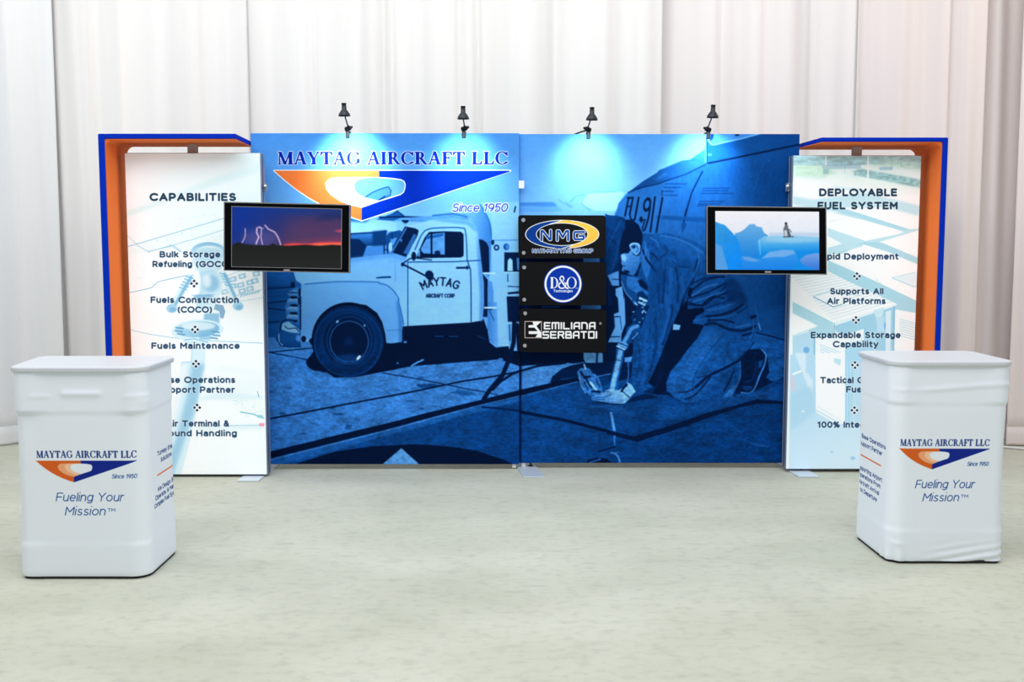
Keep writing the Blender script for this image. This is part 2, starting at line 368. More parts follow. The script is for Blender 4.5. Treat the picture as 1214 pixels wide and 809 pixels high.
# ---- the delta emblem, given in fractions of its width and height
def emblem(cv, x0, x1, y0, y1, orange, blue, crescent, crescent2=None, edge=None, fn=None):
    X = lambda p: [(x0+(x1-x0)*a, y0+(y1-y0)*b) for a, b in p]
    q = lambda pts: X([((x-252)/1995., (y-375)/422.) for x, y in pts])        # traced frame
    curveo = [(252, 375), (330, 445), (430, 525), (540, 600), (650, 662), (770, 718), (880, 760), (992, 797)]
    inner_o = [(1138, 430), (960, 428), (800, 428), (720, 440), (684, 480), (690, 530), (730, 580), (810, 635), (900, 668), (992, 690)]
    apex, top = (992, 797), (1138, 375)
    bl_in = [(992, 690), (1143, 636), (1320, 581), (1347, 562), (1360, 530), (1364, 490), (1352, 462), (1325, 448), (1250, 437), (1138, 430)]
    hole = [(1138, 432), (1040, 434), (960, 452), (925, 490), (935, 540), (975, 580), (1040, 608), (1140, 630)]
    f = (lambda P: fn(np.array(P))) if fn else (lambda P: P)
    if edge:
        for P in (curveo, [(252, 375), (2247, 375)], [(2247, 378), apex], bl_in): cv.line(f(q(P)), edge[1], edge[0])
    cv.poly(f(q(inner_o + [(1040, 670), (1138, 634)] + hole[::-1])), crescent)
    if crescent2:
        c2 = [(1138, 430), (960, 430), (860, 440), (815, 480), (830, 540), (880, 590), (960, 632), (1060, 662), (1138, 634)]
        cv.poly(f(q(c2 + hole[::-1])), crescent2)
    cv.poly(f(q(curveo + inner_o[::-1] + [top])), orange)
    cv.poly(f(q([top, (2247, 375), (2243, 384), apex] + bl_in)), blue)
    cv.poly(f(q([(252, 375), top, (1138, 430), (760, 430), (700, 450), (400, 480)])), orange)
def Z(ox, oy, k=7.1412):
    return lambda *v: [(ox+v[i]/k, oy+v[i+1]/k) for i in range(0, len(v), 2)]
# ---- geometric sans lettering: skeletons (cap height 1) inked with a round pen
def _a(cx, cy, rx, ry, a0, a1, n=14):
    t = np.radians(np.linspace(a0, a1, n)); return [(cx+rx*math.cos(v), cy+ry*math.sin(v)) for v in t]
XH = .73
def _sk():
    r = .29; c = XH/2; G = {}
    G['A'] = ([[(0, 0), (.42, 1), (.84, 0)], [(.15, .32), (.69, .32)]], .84)
    G['B'] = ([[(0, 0), (0, 1), (.38, 1)] + _a(.38, .76, .24, .24, 90, -90) + [(0, .52)], [(.38, .52)] + _a(.42, .26, .27, .26, 90, -90) + [(0, 0)]], .69)
    G['C'] = ([_a(.5, .5, .5, .5, 45, 315, 26)], .86)
    G['D'] = ([[(0, 0), (0, 1), (.33, 1)] + _a(.33, .5, .47, .5, 90, -90, 20) + [(0, 0)]], .80)
    G['E'] = ([[(.60, 1), (0, 1), (0, 0), (.61, 0)], [(0, .52), (.54, .52)]], .61)
    G['F'] = ([[(.60, 1), (0, 1), (0, 0)], [(0, .5), (.54, .5)]], .58)
    G['G'] = ([_a(.5, .5, .5, .5, 45, 325, 26) + [(.93, .20), (.93, .48), (.56, .48)]], .95)
    G['H'] = ([[(0, 0), (0, 1)], [(.72, 0), (.72, 1)], [(0, .5), (.72, .5)]], .72)
    G['I'] = ([[(0, 0), (0, 1)]], 0)
    G['L'] = ([[(0, 1), (0, 0), (.56, 0)]], .56)
    G['M'] = ([[(0, 0), (0, 1), (.42, .38), (.84, 1), (.84, 0)]], .84)
    G['N'] = ([[(0, 0), (0, 1), (.72, 0), (.72, 1)]], .72)
    G['O'] = ([_a(.52, .5, .52, .5, 0, 360, 34)], 1.04)
    G['P'] = ([[(0, 0), (0, 1), (.36, 1)] + _a(.36, .69, .30, .31, 90, -90) + [(0, .38)]], .66)
    G['R'] = ([[(0, 0), (0, 1), (.36, 1)] + _a(.36, .70, .29, .30, 90, -90) + [(0, .40)], [(.34, .40), (.66, 0)]], .66)
    G['S'] = ([_a(.33, .745, .29, .255, 35, 270, 14) + _a(.33, .26, .33, .26, 90, -145, 16)], .66)
    G['T'] = ([[(0, 1), (.76, 1)], [(.38, 1), (.38, 0)]], .76)
    G['U'] = ([[(0, 1), (0, .36)] + _a(.35, .36, .35, .36, 180, 360, 16) + [(.70, 1)]], .70)
    G['W'] = ([[(0, 1), (.3, 0), (.56, .9), (.82, 0), (1.12, 1)]], 1.12)
    G['Y'] = ([[(0, 1), (.38, .48), (.76, 1)], [(.38, .48), (.38, 0)]], .76)
    G['K'] = ([[(0, 0), (0, 1)], [(.64, 1), (0, .36)], [(.22, .58), (.68, 0)]], .66)
    G['a'] = ([_a(.27, XH-.25, .25, .25, 140, 0, 10) + [(.52, 0)], [(.52, .40), (.26, .42)] + _a(.24, .21, .22, .21, 100, 270, 9) + [(.30, 0), (.52, .12)]], .52)
    G['b'] = ([[(0, 0), (0, 1.02)], _a(r, c, r, c, 0, 360, 22)], 2*r)
    G['c'] = ([_a(.3, c, .3, c, 48, 312, 18)], .52)
    G['d'] = ([[(2*r, 0), (2*r, 1.02)], _a(r, c, r, c, 0, 360, 22)], 2*r)
    G['e'] = ([[(.02, c), (.58, c)] + _a(.3, c, .29, c, 8, 315, 20)], .59)
    G['f'] = ([[(.13, 0), (.13, .80)] + _a(.31, .80, .18, .21, 180, 80, 6), [(0, .70), (.33, .70)]], .33)
    G['g'] = ([_a(r, c, r, c, 0, 360, 22), [(2*r, XH), (2*r, -.02)] + _a(.29, -.02, .29, .24, 0, -140, 9)], 2*r)
    G['h'] = ([[(0, 0), (0, 1.02)], _a(.26, XH-.27, .26, .27, 175, 0, 10) + [(.52, 0)]], .52)
    G['i'] = ([[(0, 0), (0, XH)], [(0, 1.08), (0, 1.09)]], 0)
    G['k'] = ([[(0, 0), (0, 1.02)], [(.46, XH), (0, .26)], [(.18, .43), (.50, 0)]], .48)
    G['l'] = ([[(0, 0), (0, 1.02)]], 0)
    G['m'] = ([[(0, 0), (0, XH)], _a(.22, XH-.23, .22, .23, 175, 0, 9) + [(.44, 0)], _a(.66, XH-.23, .22, .23, 175, 0, 9) + [(.88, 0)]], .88)
    G['n'] = ([[(0, 0), (0, XH)], _a(.26, XH-.27, .26, .27, 175, 0, 10) + [(.52, 0)]], .52)
    G['o'] = ([_a(.31, c, .31, c, 0, 360, 24)], .62)
    G['p'] = ([[(0, -.26), (0, XH)], _a(r, c, r, c, 0, 360, 22)], 2*r)
    G['r'] = ([[(0, 0), (0, XH)], _a(.24, XH-.28, .24, .27, 175, 75, 6)], .30)
    G['s'] = ([_a(.23, XH*.74, .19, XH*.26, 35, 270, 9) + _a(.23, XH*.24, .23, XH*.245, 90, -145, 10)], .46)
    G['t'] = ([[(.13, .95), (.13, .2)] + _a(.31, .2, .18, .2, 180, 280, 6), [(0, .70), (.35, .70)]], .34)
    G['u'] = ([[(0, XH), (0, .28)] + _a(.26, .28, .26, .28, 180, 355, 10), [(.52, XH), (.52, 0)]], .52)
    G['v'] = ([[(0, XH), (.28, 0), (.56, XH)]], .56)
    G['x'] = ([[(0, XH), (.5, 0)], [(.5, XH), (0, 0)]], .5)
    G['y'] = ([[(0, XH), (.29, .03)], [(.58, XH), (.2, -.26), (.06, -.26)]], .58)
    G['0'] = ([_a(.34, .5, .34, .5, 0, 360, 28)], .68)
    G['1'] = ([[(0, .82), (.24, 1), (.24, 0)]], .30)
    G['5'] = ([[(.54, 1), (.08, 1), (.04, .56)] + _a(.28, .32, .30, .32, 130, -140, 16)], .58)
    G['9'] = ([_a(.30, .69, .30, .31, 0, 360, 22), [(.60, .69)] + _a(.20, .55, .40, .55, 0, -70, 8)], .60)
    G['&'] = ([[(.70, 0), (.16, .66)] + _a(.31, .81, .18, .19, 205, -40, 12) + [(.10, .42)] + _a(.28, .25, .26, .25, 140, 300, 10) + [(.66, .44)]], .72)
    G['('] = ([_a(.42, .42, .42, .66, 128, 232, 12)], .2); G[')'] = ([_a(-.22, .42, .42, .66, 52, -52, 12)], .2)
    G['%'] = ([_a(.17, .78, .17, .2, 0, 360, 14), _a(.73, .22, .17, .2, 0, 360, 14), [(.16, 0), (.74, 1)]], .9)
    G[','] = ([[(.04, .02), (-.02, -.16)]], .04); G['-'] = ([[(0, .42), (.32, .42)]], .32)
    G[' '] = ([], .20)
    return G
SKEL = _sk()
def pen(cv, txt, xc, yb, cap, col, width, wt=.17, gap=.26, slant=0.0, ysign=-1, halo=None, fn=None, alpha=1.0):
    """wt: pen width in cap heights; letters are spaced to fill the width without distortion of the pen"""
    x = 0; items = []
    for ch in txt:
        g, adv = SKEL[ch]; items.append((g, x)); x += adv+gap
    x -= gap; w_ = wt*cap; sx = (width-w_)/x
    def lines():
        for g, x0 in items:
            for p in g:
                P = np.array(p, float); P = np.stack([xc-width/2+w_/2+(P[:, 0]+x0)*sx+P[:, 1]*slant*cap, yb+ysign*(P[:, 1]*(cap-w_)+w_/2)], 1)
                yield fn(P) if fn else P
    if halo:
        for P in lines(): cv.line(P, w_+2*halo[1], halo[0], halo[2]*alpha)
    for P in lines(): cv.line(P, w_, col, alpha)
# ------------------------------------------------------------------ places of the booth pieces (metres)
WALL_L, WALL_R = 7.56, 7.60                          # front faces of the two mural panels
BOX_L, BOX_R = 7.30, 7.46                            # front faces of the two light boxes
def on(Y): return lambda px, py: (((px-W/2)/F)*Y/(ct-((py-H/2)/F)*st), CAM_Z+(-st-((py-H/2)/F)*ct)*Y/(ct-((py-H/2)/F)*st))
lx0, wz1 = at(297, 158, WALL_L); lx1 = at(615.5, 300, WALL_L)[0]
wz0 = at(500, 550.5, WALL_L)[1]
rx0 = lx1+.0006; rx1, rz1 = at(948, 159, WALL_R); rz0 = at(800, 549, WALL_R)[1]
MG = 1.14                                            # print gain

def art_truck():
    cv = Canvas(lx0, lx1, wz0, wz1, 400, on(WALL_L), T(.66), 165.3)
    P, Ln = cv.poly, cv.line
    B, D, E, Fz, G, Hh, Cc = Z(450, 150), Z(450, 250), Z(300, 350), Z(450, 350), Z(300, 450), Z(450, 450), Z(300, 250)
    P([(290, 150), (620, 150), (620, 300), (290, 300)], T(.60), grad=((400, 160), (400, 270), T(.74)), noise=(30, .03, 2))
    # distance: dark meadow at the left, buildings
    P([(290, 270), (420, 262), (420, 440), (290, 440)], T(.40), grad=((300, 270), (300, 420), T(.36)), noise=(5, .12, 6))
    P([(290, 290), (372, 286), (372, 300), (290, 306)], T(.2), soft=1)
    for k, a in enumerate((105, 130, 160, 188)): Ln(Cc(105, 540+a*1.0, 345, 520+a), .8, T(.2), .7)
    Ln(Cc(105, 660, 340, 645), 1.2, T(.1)); Ln(E(110, 70, 300, 48), 1.2, T(.1)); Ln(E(110, 110, 280, 130), 1.4, T(.1)); Ln(E(110, 236, 230, 224), 1.2, T(.1))
    # tarmac
    P([(290, 398), (380, 405), (620, 425), (620, 560), (290, 560)], T(.56), grad=((400, 400), (400, 540), T(.50)), noise=(4, .11, 4))
    P(E(120, 500, 470, 550, 700, 700, 300, 660), T(.48), soft=3, alpha=.5)
    rs = random.Random(4)
    for k in range(150):
        x = rs.uniform(300, 615); y = rs.uniform(418, 535); a = rs.uniform(.5, 3.2)
        cv.oval(x, y, a*1.4, a*.35, T(.22), rs.uniform(.3, .8), soft=.3)
    P(Fz(310, 755, 470, 750, 520, 770, 400, 800, 330, 780), T(.2), .8, soft=.6)
    P(Hh(650, 80, 780, 110, 820, 130, 700, 140, 640, 110), T(.3), .7, soft=.6)
    # aeroplane and tanker beyond the bonnet
    P(Cc(700, 60, 1214, 40, 1214, 380, 820, 410, 700, 400), T(.70), noise=(12, .05, 3))
    P(Cc(825, 60, 1000, 82, 1100, 66, 1214, 40, 1214, 170, 1130, 175, 820, 205), T(.74), grad=((420, 255), (420, 275), T(.82)))
    P(Cc(820, 60, 920, 85, 1000, 70, 950, 100, 820, 90), T(.4), soft=.7)
    P(Cc(820, 190, 1010, 178, 1135, 165, 1135, 180, 1000, 200, 820, 208), T(.15))
    P(Cc(820, 205, 1130, 182, 1140, 290, 960, 300, 880, 285, 820, 262), T(.5), grad=((430, 278), (430, 292), T(.2)))
    P(Cc(820, 238, 900, 240, 965, 300, 930, 395, 820, 405), T(.1))
    P(Cc(960, 305, 1214, 290, 1214, 370, 930, 392), T(.55))
    for xx in (1110, 1140): Ln(Cc(xx, 290, xx, 375), 1.3, T(.12))
    Ln(Cc(1110, 330, 1140, 330), 1, T(.12))
    P(D(-60, 175, 60, 165, 60, 290, -60, 300), T(.2), soft=.8)
    P(D(60, 215, 80, 185, 170, 165, 190, 175, 150, 260, 100, 340, 70, 320, 55, 270), T(.28)); P(D(95, 240, 150, 225, 120, 290, 90, 300), T(.6))
    P(D(85, 270, 105, 280, 105, 340, 85, 340, 75, 310), T(.8), sm=True)
    Ln(D(105, 180, 110, 240), 1, T(.1)); Ln(D(40, 290, 40, 375), 1.2, T(.1)); Ln(D(70, 290, 70, 365), 1.2, T(.1)); Ln(D(40, 330, 70, 330), 1, T(.1))
    P(B(-30, 790, 100, 740, 150, 715, 220, 765, 440, 772, 430, 790, 100, 800), T(.35)); Ln(B(120, 740, 150, 715, 210, 760), 1, T(.08)); Ln(B(0, 770, 200, 765, 430, 772), 1.8, T(.06))
    P(B(180, 775, 440, 760, 560, 740, 740, 740, 760, 807, 100, 807), T(.62), noise=(3, .15, 3)); Ln(B(450, 755, 620, 738, 740, 765), 1.6, T(.3), .7)
    Ln(B(195, 800, 240, 800), 2, T(.06)); Ln(D(205, 95, 235, 95), 2, T(.06)); Ln(D(218, 90, 218, 112), 1, T(.06))
    # tank end and pumping body
    P(B(745, 700, 800, 670, 850, 665, 900, 740, 930, 807) + D(945, 160, 948, 250, 930, 560, 820, 500, 800, 110, 750, 60), T(.66), grad=((560, 262), (584, 262), T(.5)))
    Ln(B(850, 665, 900, 740, 935, 830) + D(950, 250), 1.3, T(.4), sm=True)
    P(B(860, 640, 1214, 640, 1214, 830, 950, 830, 900, 730), T(.76))
    P(D(950, 0, 1214, 0, 1214, 250, 950, 245), T(.78)); Ln(B(1150, 680, 1140, 725), 1.6, T(.05)); Ln(B(990, 700, 985, 725), 1.2, T(.05))
    P(D(838, 240, 870, 245, 905, 268, 925, 310, 930, 520, 880, 540, 915, 585, 915, 900, 850, 900, 850, 560), T(.05))
    P(D(945, 245, 1214, 245, 1214, 800, 920, 800, 925, 560, 950, 520), T(.77)); Ln(D(970, 250, 1180, 248), .9, T(.5))
    cv.oval(*D(958, 268)[0], 1.9, 3.2, T(.1)); cv.oval(*D(990, 312)[0], 3.3, 3.6, T(.1), hole=.5); cv.oval(*D(1073, 306)[0], 3.6, 4, T(.35)); cv.oval(*D(1082, 306)[0], 2.2, 3, T(.55))
    P(D(1055, 352, 1214, 352, 1214, 525, 1055, 525), T(.07)); P(D(1085, 420, 1105, 400, 1125, 420, 1128, 510, 1082, 510), T(.85)); P(D(1160, 400, 1200, 400, 1200, 510, 1165, 500), T(.6))
    Ln(D(880, 530, 975, 530), 2.2, T(.88)); Ln(D(1055, 522, 1190, 522), 1.6, T(.85)); Ln(D(1085, 540, 1085, 600), 1, T(.1)); Ln(D(1085, 640, 1180, 645), 1, T(.1))
    P(D(915, 590, 950, 600, 965, 680, 965, 800, 915, 800), T(.6))
    P(D(1085, 692, 1190, 680, 1190, 700, 1085, 708), T(.04)); P(D(1060, 725, 1214, 725) + Fz(1214, 225, 1078, 240, 1070, 20), T(.05))
    P(Fz(915, 60, 1000, 60, 1005, 430, 930, 400, 910, 330), T(.55), grad=((580, 360), (590, 360), T(.68)))
    P(Fz(990, -60, 1072, -60, 1095, 432, 1005, 432), T(.78)); P(Fz(1080, 225, 1214, 225, 1214, 475, 1095, 470), T(.68))
    Ln(Fz(890, 107, 985, 107), 2, T(.9)); Ln(Fz(905, 122, 950, 122), 1.2, T(.1)); Ln(Fz(930, 135, 970, 215), 1, T(.3))
    for k in range(5): Ln(Fz(900, 310+k*22, 925, 318+k*20), 1, T(.75))
    Ln(Fz(1100, 250, 1105, 390), 1, T(.15)); Ln(Fz(1085, 240, 1180, 238), 1.5, T(.85))
    # shade under the lorry
    P(E(455, 560, 480, 520, 520, 470, 700, 400, 1110, 400) + Fz(190, 250, 880, 200, 915, 300, 930, 400, 985, 445, 1090, 432, 1100, 470, 1214, 475, 1214, 610, 1150, 590, 1060, 560, 1010, 545, 400, 592, 270, 603, 0, 655) + E(900, 690, 690, 700, 620, 650, 520, 640, 460, 600), T(.015))
    Ln(Fz(270, 602, 320, 570, 370, 548), 2, T(.6)); cv.oval(*Fz(150, 577)[0], 2, 1, T(.5)); cv.oval(*Fz(1025, 545)[0], 3, 1.5, T(.55)); cv.oval(*Fz(218, 398)[0], 1.8, 1.2, T(.6))
    Ln(Fz(470, 350, 540, 350), .9, T(.3)); Ln(Fz(590, 350, 660, 350), .9, T(.3)); Ln(Fz(830, 345, 900, 375), 1.2, T(.2))
    # bonnet, wing and cab
    P(Cc(345, 420, 600, 408, 830, 402, 1000, 385, 1130, 368, 1214, 372) + D(110, 372, 170, 385, 215, 430, 240, 430, 240, 800) + Fz(240, 260, 215, 265, 0, 240) + E(500, 380, 470, 390, 405, 400, 405, 0) + Cc(410, 620, 365, 590, 350, 540, 340, 470), T(.72), grad=((390, 305), (390, 360), T(.77)))
    P(Cc(345, 420, 600, 408, 830, 402, 1130, 366, 1214, 372) + D(110, 372, 170, 385, 215, 430, 100, 395) + Cc(1100, 400, 800, 440, 350, 470), T(.60), .8, soft=1.5)
    P(Cc(410, 620, 480, 615, 700, 603, 1040, 600, 1150, 640, 1214, 690) + Fz(150, 10, 180, 100, 200, 230, 190, 300, 190, 395, 100, 410, 55, 405, 20, 260) + E(1110, 300, 500, 380, 405, 400), T(.70), grad=((380, 340), (380, 400), T(.66)))
    Ln(Cc(440, 622, 620, 607, 750, 600, 1040, 603) + D(0, 615, 60, 630, 120, 680, 165, 750) + Fz(160, 50, 185, 150, 205, 250), 1.2, T(.42), sm=True)
    P(Fz(140, 40, 160, 60, 200, 250, 190, 300, 192, 395, 165, 400, 160, 200), T(.45), .7, soft=1.2)
    Ln(Fz(60, 300, 190, 295), .8, T(.5)); Ln(Cc(1150, 430, 1214, 430), 1, T(.6), .6)
    P(D(215, 130, 330, 110, 440, 78, 600, 64, 740, 78, 800, 110, 832, 180, 845, 300, 860, 440, 882, 620, 882, 800) + Fz(880, 110, 870, 215, 770, 232, 240, 262, 240, 0) + D(240, 430, 215, 430, 240, 380, 100, 350), T(.79), grad=((480, 300), (576, 300), T(.80)))
    P(D(440, 78, 600, 64, 740, 78, 800, 110, 832, 180, 800, 170, 740, 120, 560, 100), T(.66), soft=1)
    P(D(820, 140, 845, 300, 860, 440, 882, 620, 882, 800) + Fz(880, 110, 870, 215, 845, 220, 850, 0) + D(830, 400), T(.55), .8, soft=1.2)
    P(D(215, 132, 300, 148, 332, 165, 322, 210, 225, 392, 160, 370, 100, 350), T(.06)); P(D(290, 195, 315, 205, 245, 372, 200, 360), T(.5), .8); Ln(D(225, 150, 110, 345), 1.4, T(.55)); P(D(175, 240, 195, 245, 180, 270), T(.6))
    Ln(D(300, 330, 360, 200, 420, 155, 560, 143, 690, 146, 728, 180, 742, 420), 1.3, T(.3), sm=True); Ln(D(240, 435, 620, 432, 850, 420), 1.3, T(.3)); Ln(D(240, 432) + Fz(240, 262), 1.1, T(.3)); Ln(D(745, 430, 770, 500, 775, 700) + Fz(775, 225), 1.3, T(.22))
    P(D(420, 180, 550, 174, 690, 178, 712, 200, 712, 382, 690, 396, 310, 402, 345, 310, 380, 230), T(.03)); P(D(420, 200, 552, 184, 552, 372, 360, 360, 350, 320, 395, 240), T(.62), noise=(3, .12, 2))
    P(D(400, 215, 540, 190, 540, 215, 390, 245), T(.4)); Ln(D(440, 185, 440, 395), 2.2, T(.03)); P(D(335, 320, 400, 390, 330, 398), T(.03)); cv.oval(*D(490, 355)[0], 3.4, 2.6, T(.1)); Ln(D(455, 372, 520, 372), 1.4, T(.05)); P(D(330, 330, 345, 330, 342, 390, 325, 385), T(.6))
    Ln(D(655, 484, 752, 482), 2.4, T(.1)); Ln(D(742, 468, 742, 495), 1.6, T(.1))
    Ln(D(200, 455, 300, 505, 425, 570), 2, T(.04)); cv.oval(*D(422, 545)[0], 5, 5.6, T(.07), rot=-20); cv.oval(*D(196, 455)[0], 2.1, 2.4, T(.06)); Ln(D(200, 445, 250, 410, 300, 390), 1.4, T(.05)); cv.oval(*D(290, 385)[0], 2.9, 5.3, T(.06)); Ln(D(300, 400, 440, 418), 1.2, T(.06)); P(D(425, 560, 455, 560, 450, 592, 435, 590), T(.06))
    P(D(135, 450, 138, 600, 130, 600, 128, 450), T(.6), .6)
    Ln(Cc(1048, 568, 1165, 563), 1.6, T(.2)); Ln(Cc(1075, 560, 1160, 556), .8, T(.25), .8)
    # lettering on the door
    wd = sum(SKEL[c][1] for c in 'MAYTAG')+5*.34; cx_, cy_ = D(512, 925)[0]; R = 42.5
    def arc(P_):
        a = (P_[:, 0]-wd/2)/wd*math.radians(56); r = R+P_[:, 1]*9.2
        return np.stack([cx_+r*np.sin(a), cy_-r*np.cos(a)*.97], 1)
    xx = 0
    for ch in 'MAYTAG':
        for p_ in SKEL[ch][0]: Ln([tuple(q) for q in arc(np.array(p_, float)+(xx, 0))], 1.7, T(.03))
        xx += SKEL[ch][1]+.34
    pen(cv, 'AIRCRAFT CORP', D(514, 0)[0][0], D(0, 737)[0][1], 4.9, T(.08), 34.5, wt=.2, gap=.3)
    # front bumper and radiator bars
    P(Cc(325, 690, 345, 650, 405, 655, 405, 800) + E(405, 300, 290, 220, 270, 100), T(.6), .55)
    for k, (cx2, cy2) in enumerate(Cc(345, 700, 340, 770) + E(345, 50, 335, 122, 335, 188)):
        cv.oval(cx2, cy2, 7.3, 3.6, T(.74), grad=((cx2, cy2-3), (cx2, cy2+4), T(.45))); 
    for cx2, cy2 in Cc(345, 735) + E(345, 20, 348, 88, 345, 155, 345, 220): cv.oval(cx2, cy2, 4.9, 1.5, T(.03))
    P(Cc(385, 665, 405, 655, 405, 720, 385, 720), T(.08)); P(Cc(378, 740, 405, 730, 408, 800, 385, 790), T(.1)); P(Cc(325, 605, 345, 600, 358, 625, 355, 655, 318, 650), T(.06)); P(Cc(290, 690, 330, 680, 390, 688, 390, 700, 300, 702), T(.15), .7)
    for k in range(12): Ln(E(400, 10+k*24, 405, 24+k*24), 1.8, T(.1))
    P(E(195, 380, 192, 300, 215, 235, 260, 208, 330, 212, 395, 260, 405, 300, 405, 440, 300, 438, 230, 420), T(.42), grad=((335, 380), (335, 411), T(.28)))
    P(E(240, 290, 250, 240, 300, 222, 390, 290, 400, 330, 300, 312), T(.78)); Ln(E(235, 300, 240, 240, 275, 212, 330, 212), 1.6, T(.08), sm=True); Ln(E(270, 262, 300, 285, 360, 280, 390, 310), 1, T(.12), sm=True); Ln(E(220, 330, 222, 400, 250, 425), 1.2, T(.8)); Ln(E(205, 380, 240, 430, 300, 438, 405, 438), 1.2, T(.1)); P(E(240, 330, 400, 320, 400, 380, 240, 385), T(.36), soft=.8); cv.oval(*E(385, 365)[0], 3, 4, T(.6), soft=.5)
    cv.oval(*E(430, 372)[0], 2.9, 3.8, T(.03)); cv.oval(*E(465, 385)[0], 2, 1.4, T(.75))
    Ln(E(120, 487, 280, 470, 505, 448), 1.4, T(.1)); Ln(E(150, 487, 300, 515, 455, 545), 1.2, T(.1))
    # wheel
    P(E(470, 385, 500, 360, 545, 260, 620, 150, 720, 88, 850, 68, 960, 85, 1050, 150, 1095, 230, 1120, 330, 1130, 410, 1214, 410, 1110, 640, 700, 680, 560, 560, 510, 440), T(.012), sm=False)
    wx, wy = E(812, 390)[0]
    cv.oval(wx-.5, wy-1.5, 43.6, 44.6, T(.012)); cv.oval(wx, wy, 41.6, 42.2, T(.13), noise=(3, .2, 1)); cv.oval(wx-1, wy+2, 40.5, 40.5, T(.26), hole=.955, alpha=.8, soft=.4); cv.oval(wx, wy-2, 33.5, 34, T(.20), hole=.86, soft=1.2, alpha=.8); cv.oval(wx, wy-.5, 30, 31, T(.07), soft=1)
    cv.oval(wx+.6, wy-1, 27.6, 29, T(.30), hole=.93, alpha=.6, soft=.6); cv.oval(wx+.4, wy+.5, 23.3, 24.6, T(.5), hole=.955, alpha=.75, soft=.2); cv.oval(wx+.4, wy, 21.6, 23, T(.045))
    cv.oval(wx, wy+22, 18, 6, T(.3), .6, soft=1.6); cv.oval(wx, wy, 5, 5, T(.12), soft=2); cv.oval(*E(895, 530)[0], 1.6, 3.4, T(.95), rot=40); cv.oval(*E(715, 225)[0], 1.2, 2, T(.8), rot=40); cv.oval(*E(945, 258)[0], .9, 1.2, T(.8))
    P(E(1110, 420, 1214, 410, 1214, 630, 1000, 665, 1060, 560), T(.012)); P(E(450, 560, 510, 510, 560, 570, 630, 650, 560, 645, 480, 620), T(.012), sm=True)
    # lines over the ground, hoses, wing in the foreground
    Ln(G(130, 335, 400, 285, 800, 208, 1214, 130) + Hh(300, 100, 560, 45) + Fz(700, 730, 1000, 683, 1180, 648), 2.0, T(.03)); Ln(Fz(30, 660, 300, 705, 500, 745, 720, 790) + Hh(900, 108, 1000, 130), 1.2, T(.1))
    Ln(Fz(1140, 230, 1135, 400, 1090, 560, 1040, 680, 930, 807) + Hh(880, 170), 5.2, T(.03), sm=False); Ln(Fz(1165, 250, 1175, 400, 1180, 470), 4, T(.05)); Ln(Fz(1214, 632, 1120, 670, 1020, 735, 960, 800), 3, T(.04))
    P(Hh(-200, 470, 0, 420, 800, 230, 1214, 130, 1214, 800, 700, 800, 0, 800) + G(130, 800, 130, 670), T(.31), noise=(5, .12, 5), grad=((330, 520), (600, 500), T(.26)))
    P(G(130, 690, 560, 575, 1214, 415) + Hh(400, 320, 1200, 150, 1200, 180, 0, 490) + G(560, 640, 130, 740), T(.42), .9, soft=1); Ln(G(130, 685, 1214, 412) + Hh(800, 228, 1214, 132), 1.6, T(.56))
    P(G(125, 618, 300, 572, 540, 515, 600, 498, 1214, 352) + Hh(380, 288, 870, 170, 1214, 82, 1214, 130, 800, 228, 0, 438) + G(125, 675), T(.02))
    P(G(330, 725, 700, 610, 1000, 567, 1214, 556) + Hh(300, 549, 420, 555, 620, 572, 820, 603, 1050, 680, 1160, 730, 1160, 820) + G(330, 820), T(.02))
    P(Hh(185, 582, 360, 740, 0, 740), T(.66)); Ln(Hh(870, 235, 1000, 243, 1214, 270), 2.5, T(.1))
    cv.photo(.24, 31, 410)
    # emblem, title
    hb = (1., 1., 1.)
    emblem(cv, 325.3, 604.7, 202.5, 261.6, (.90, .46, .22), (.0, .16, .66), (1, 1, 1), edge=(hb, 2.0))
    # what shows through the emblem's opening: a radial engine
    Bq = Z(450, 150); 
    P(Z(290, 150)(1025, 598, 1080, 560, 1150, 530, 1214, 515) + Bq(75, 513, 98, 545, 90, 585, 40, 610, 0, 628) + Z(290, 150)(1130, 627), T(.60)); Ln(Z(290, 150)(1025, 598, 1080, 560, 1150, 530, 1214, 512) + Bq(75, 513, 98, 545, 90, 585, 0, 622), 1.1, T(.25)); Ln(Z(290, 150)(1140, 620, 1190, 590), 1.2, T(.2))
    serif_text(cv, 'MAYTAG AIRCRAFT LLC', 329.3, 195, 14.8, hb, 273, halo=(hb, .85, .8)); serif_text(cv, 'MAYTAG AIRCRAFT LLC', 329.3, 195, 14.8, (.0, .12, .60), 273, halo=((.0, .12, .60), .22, .9))
    pen(cv, 'Since 1950', 568.3, 251.4, 10.2, (.14, .22, .76), 66, wt=.15, gap=.23, slant=.2, halo=(hb, .75, .9))
    return cv.image('mural_truck_print', MG)

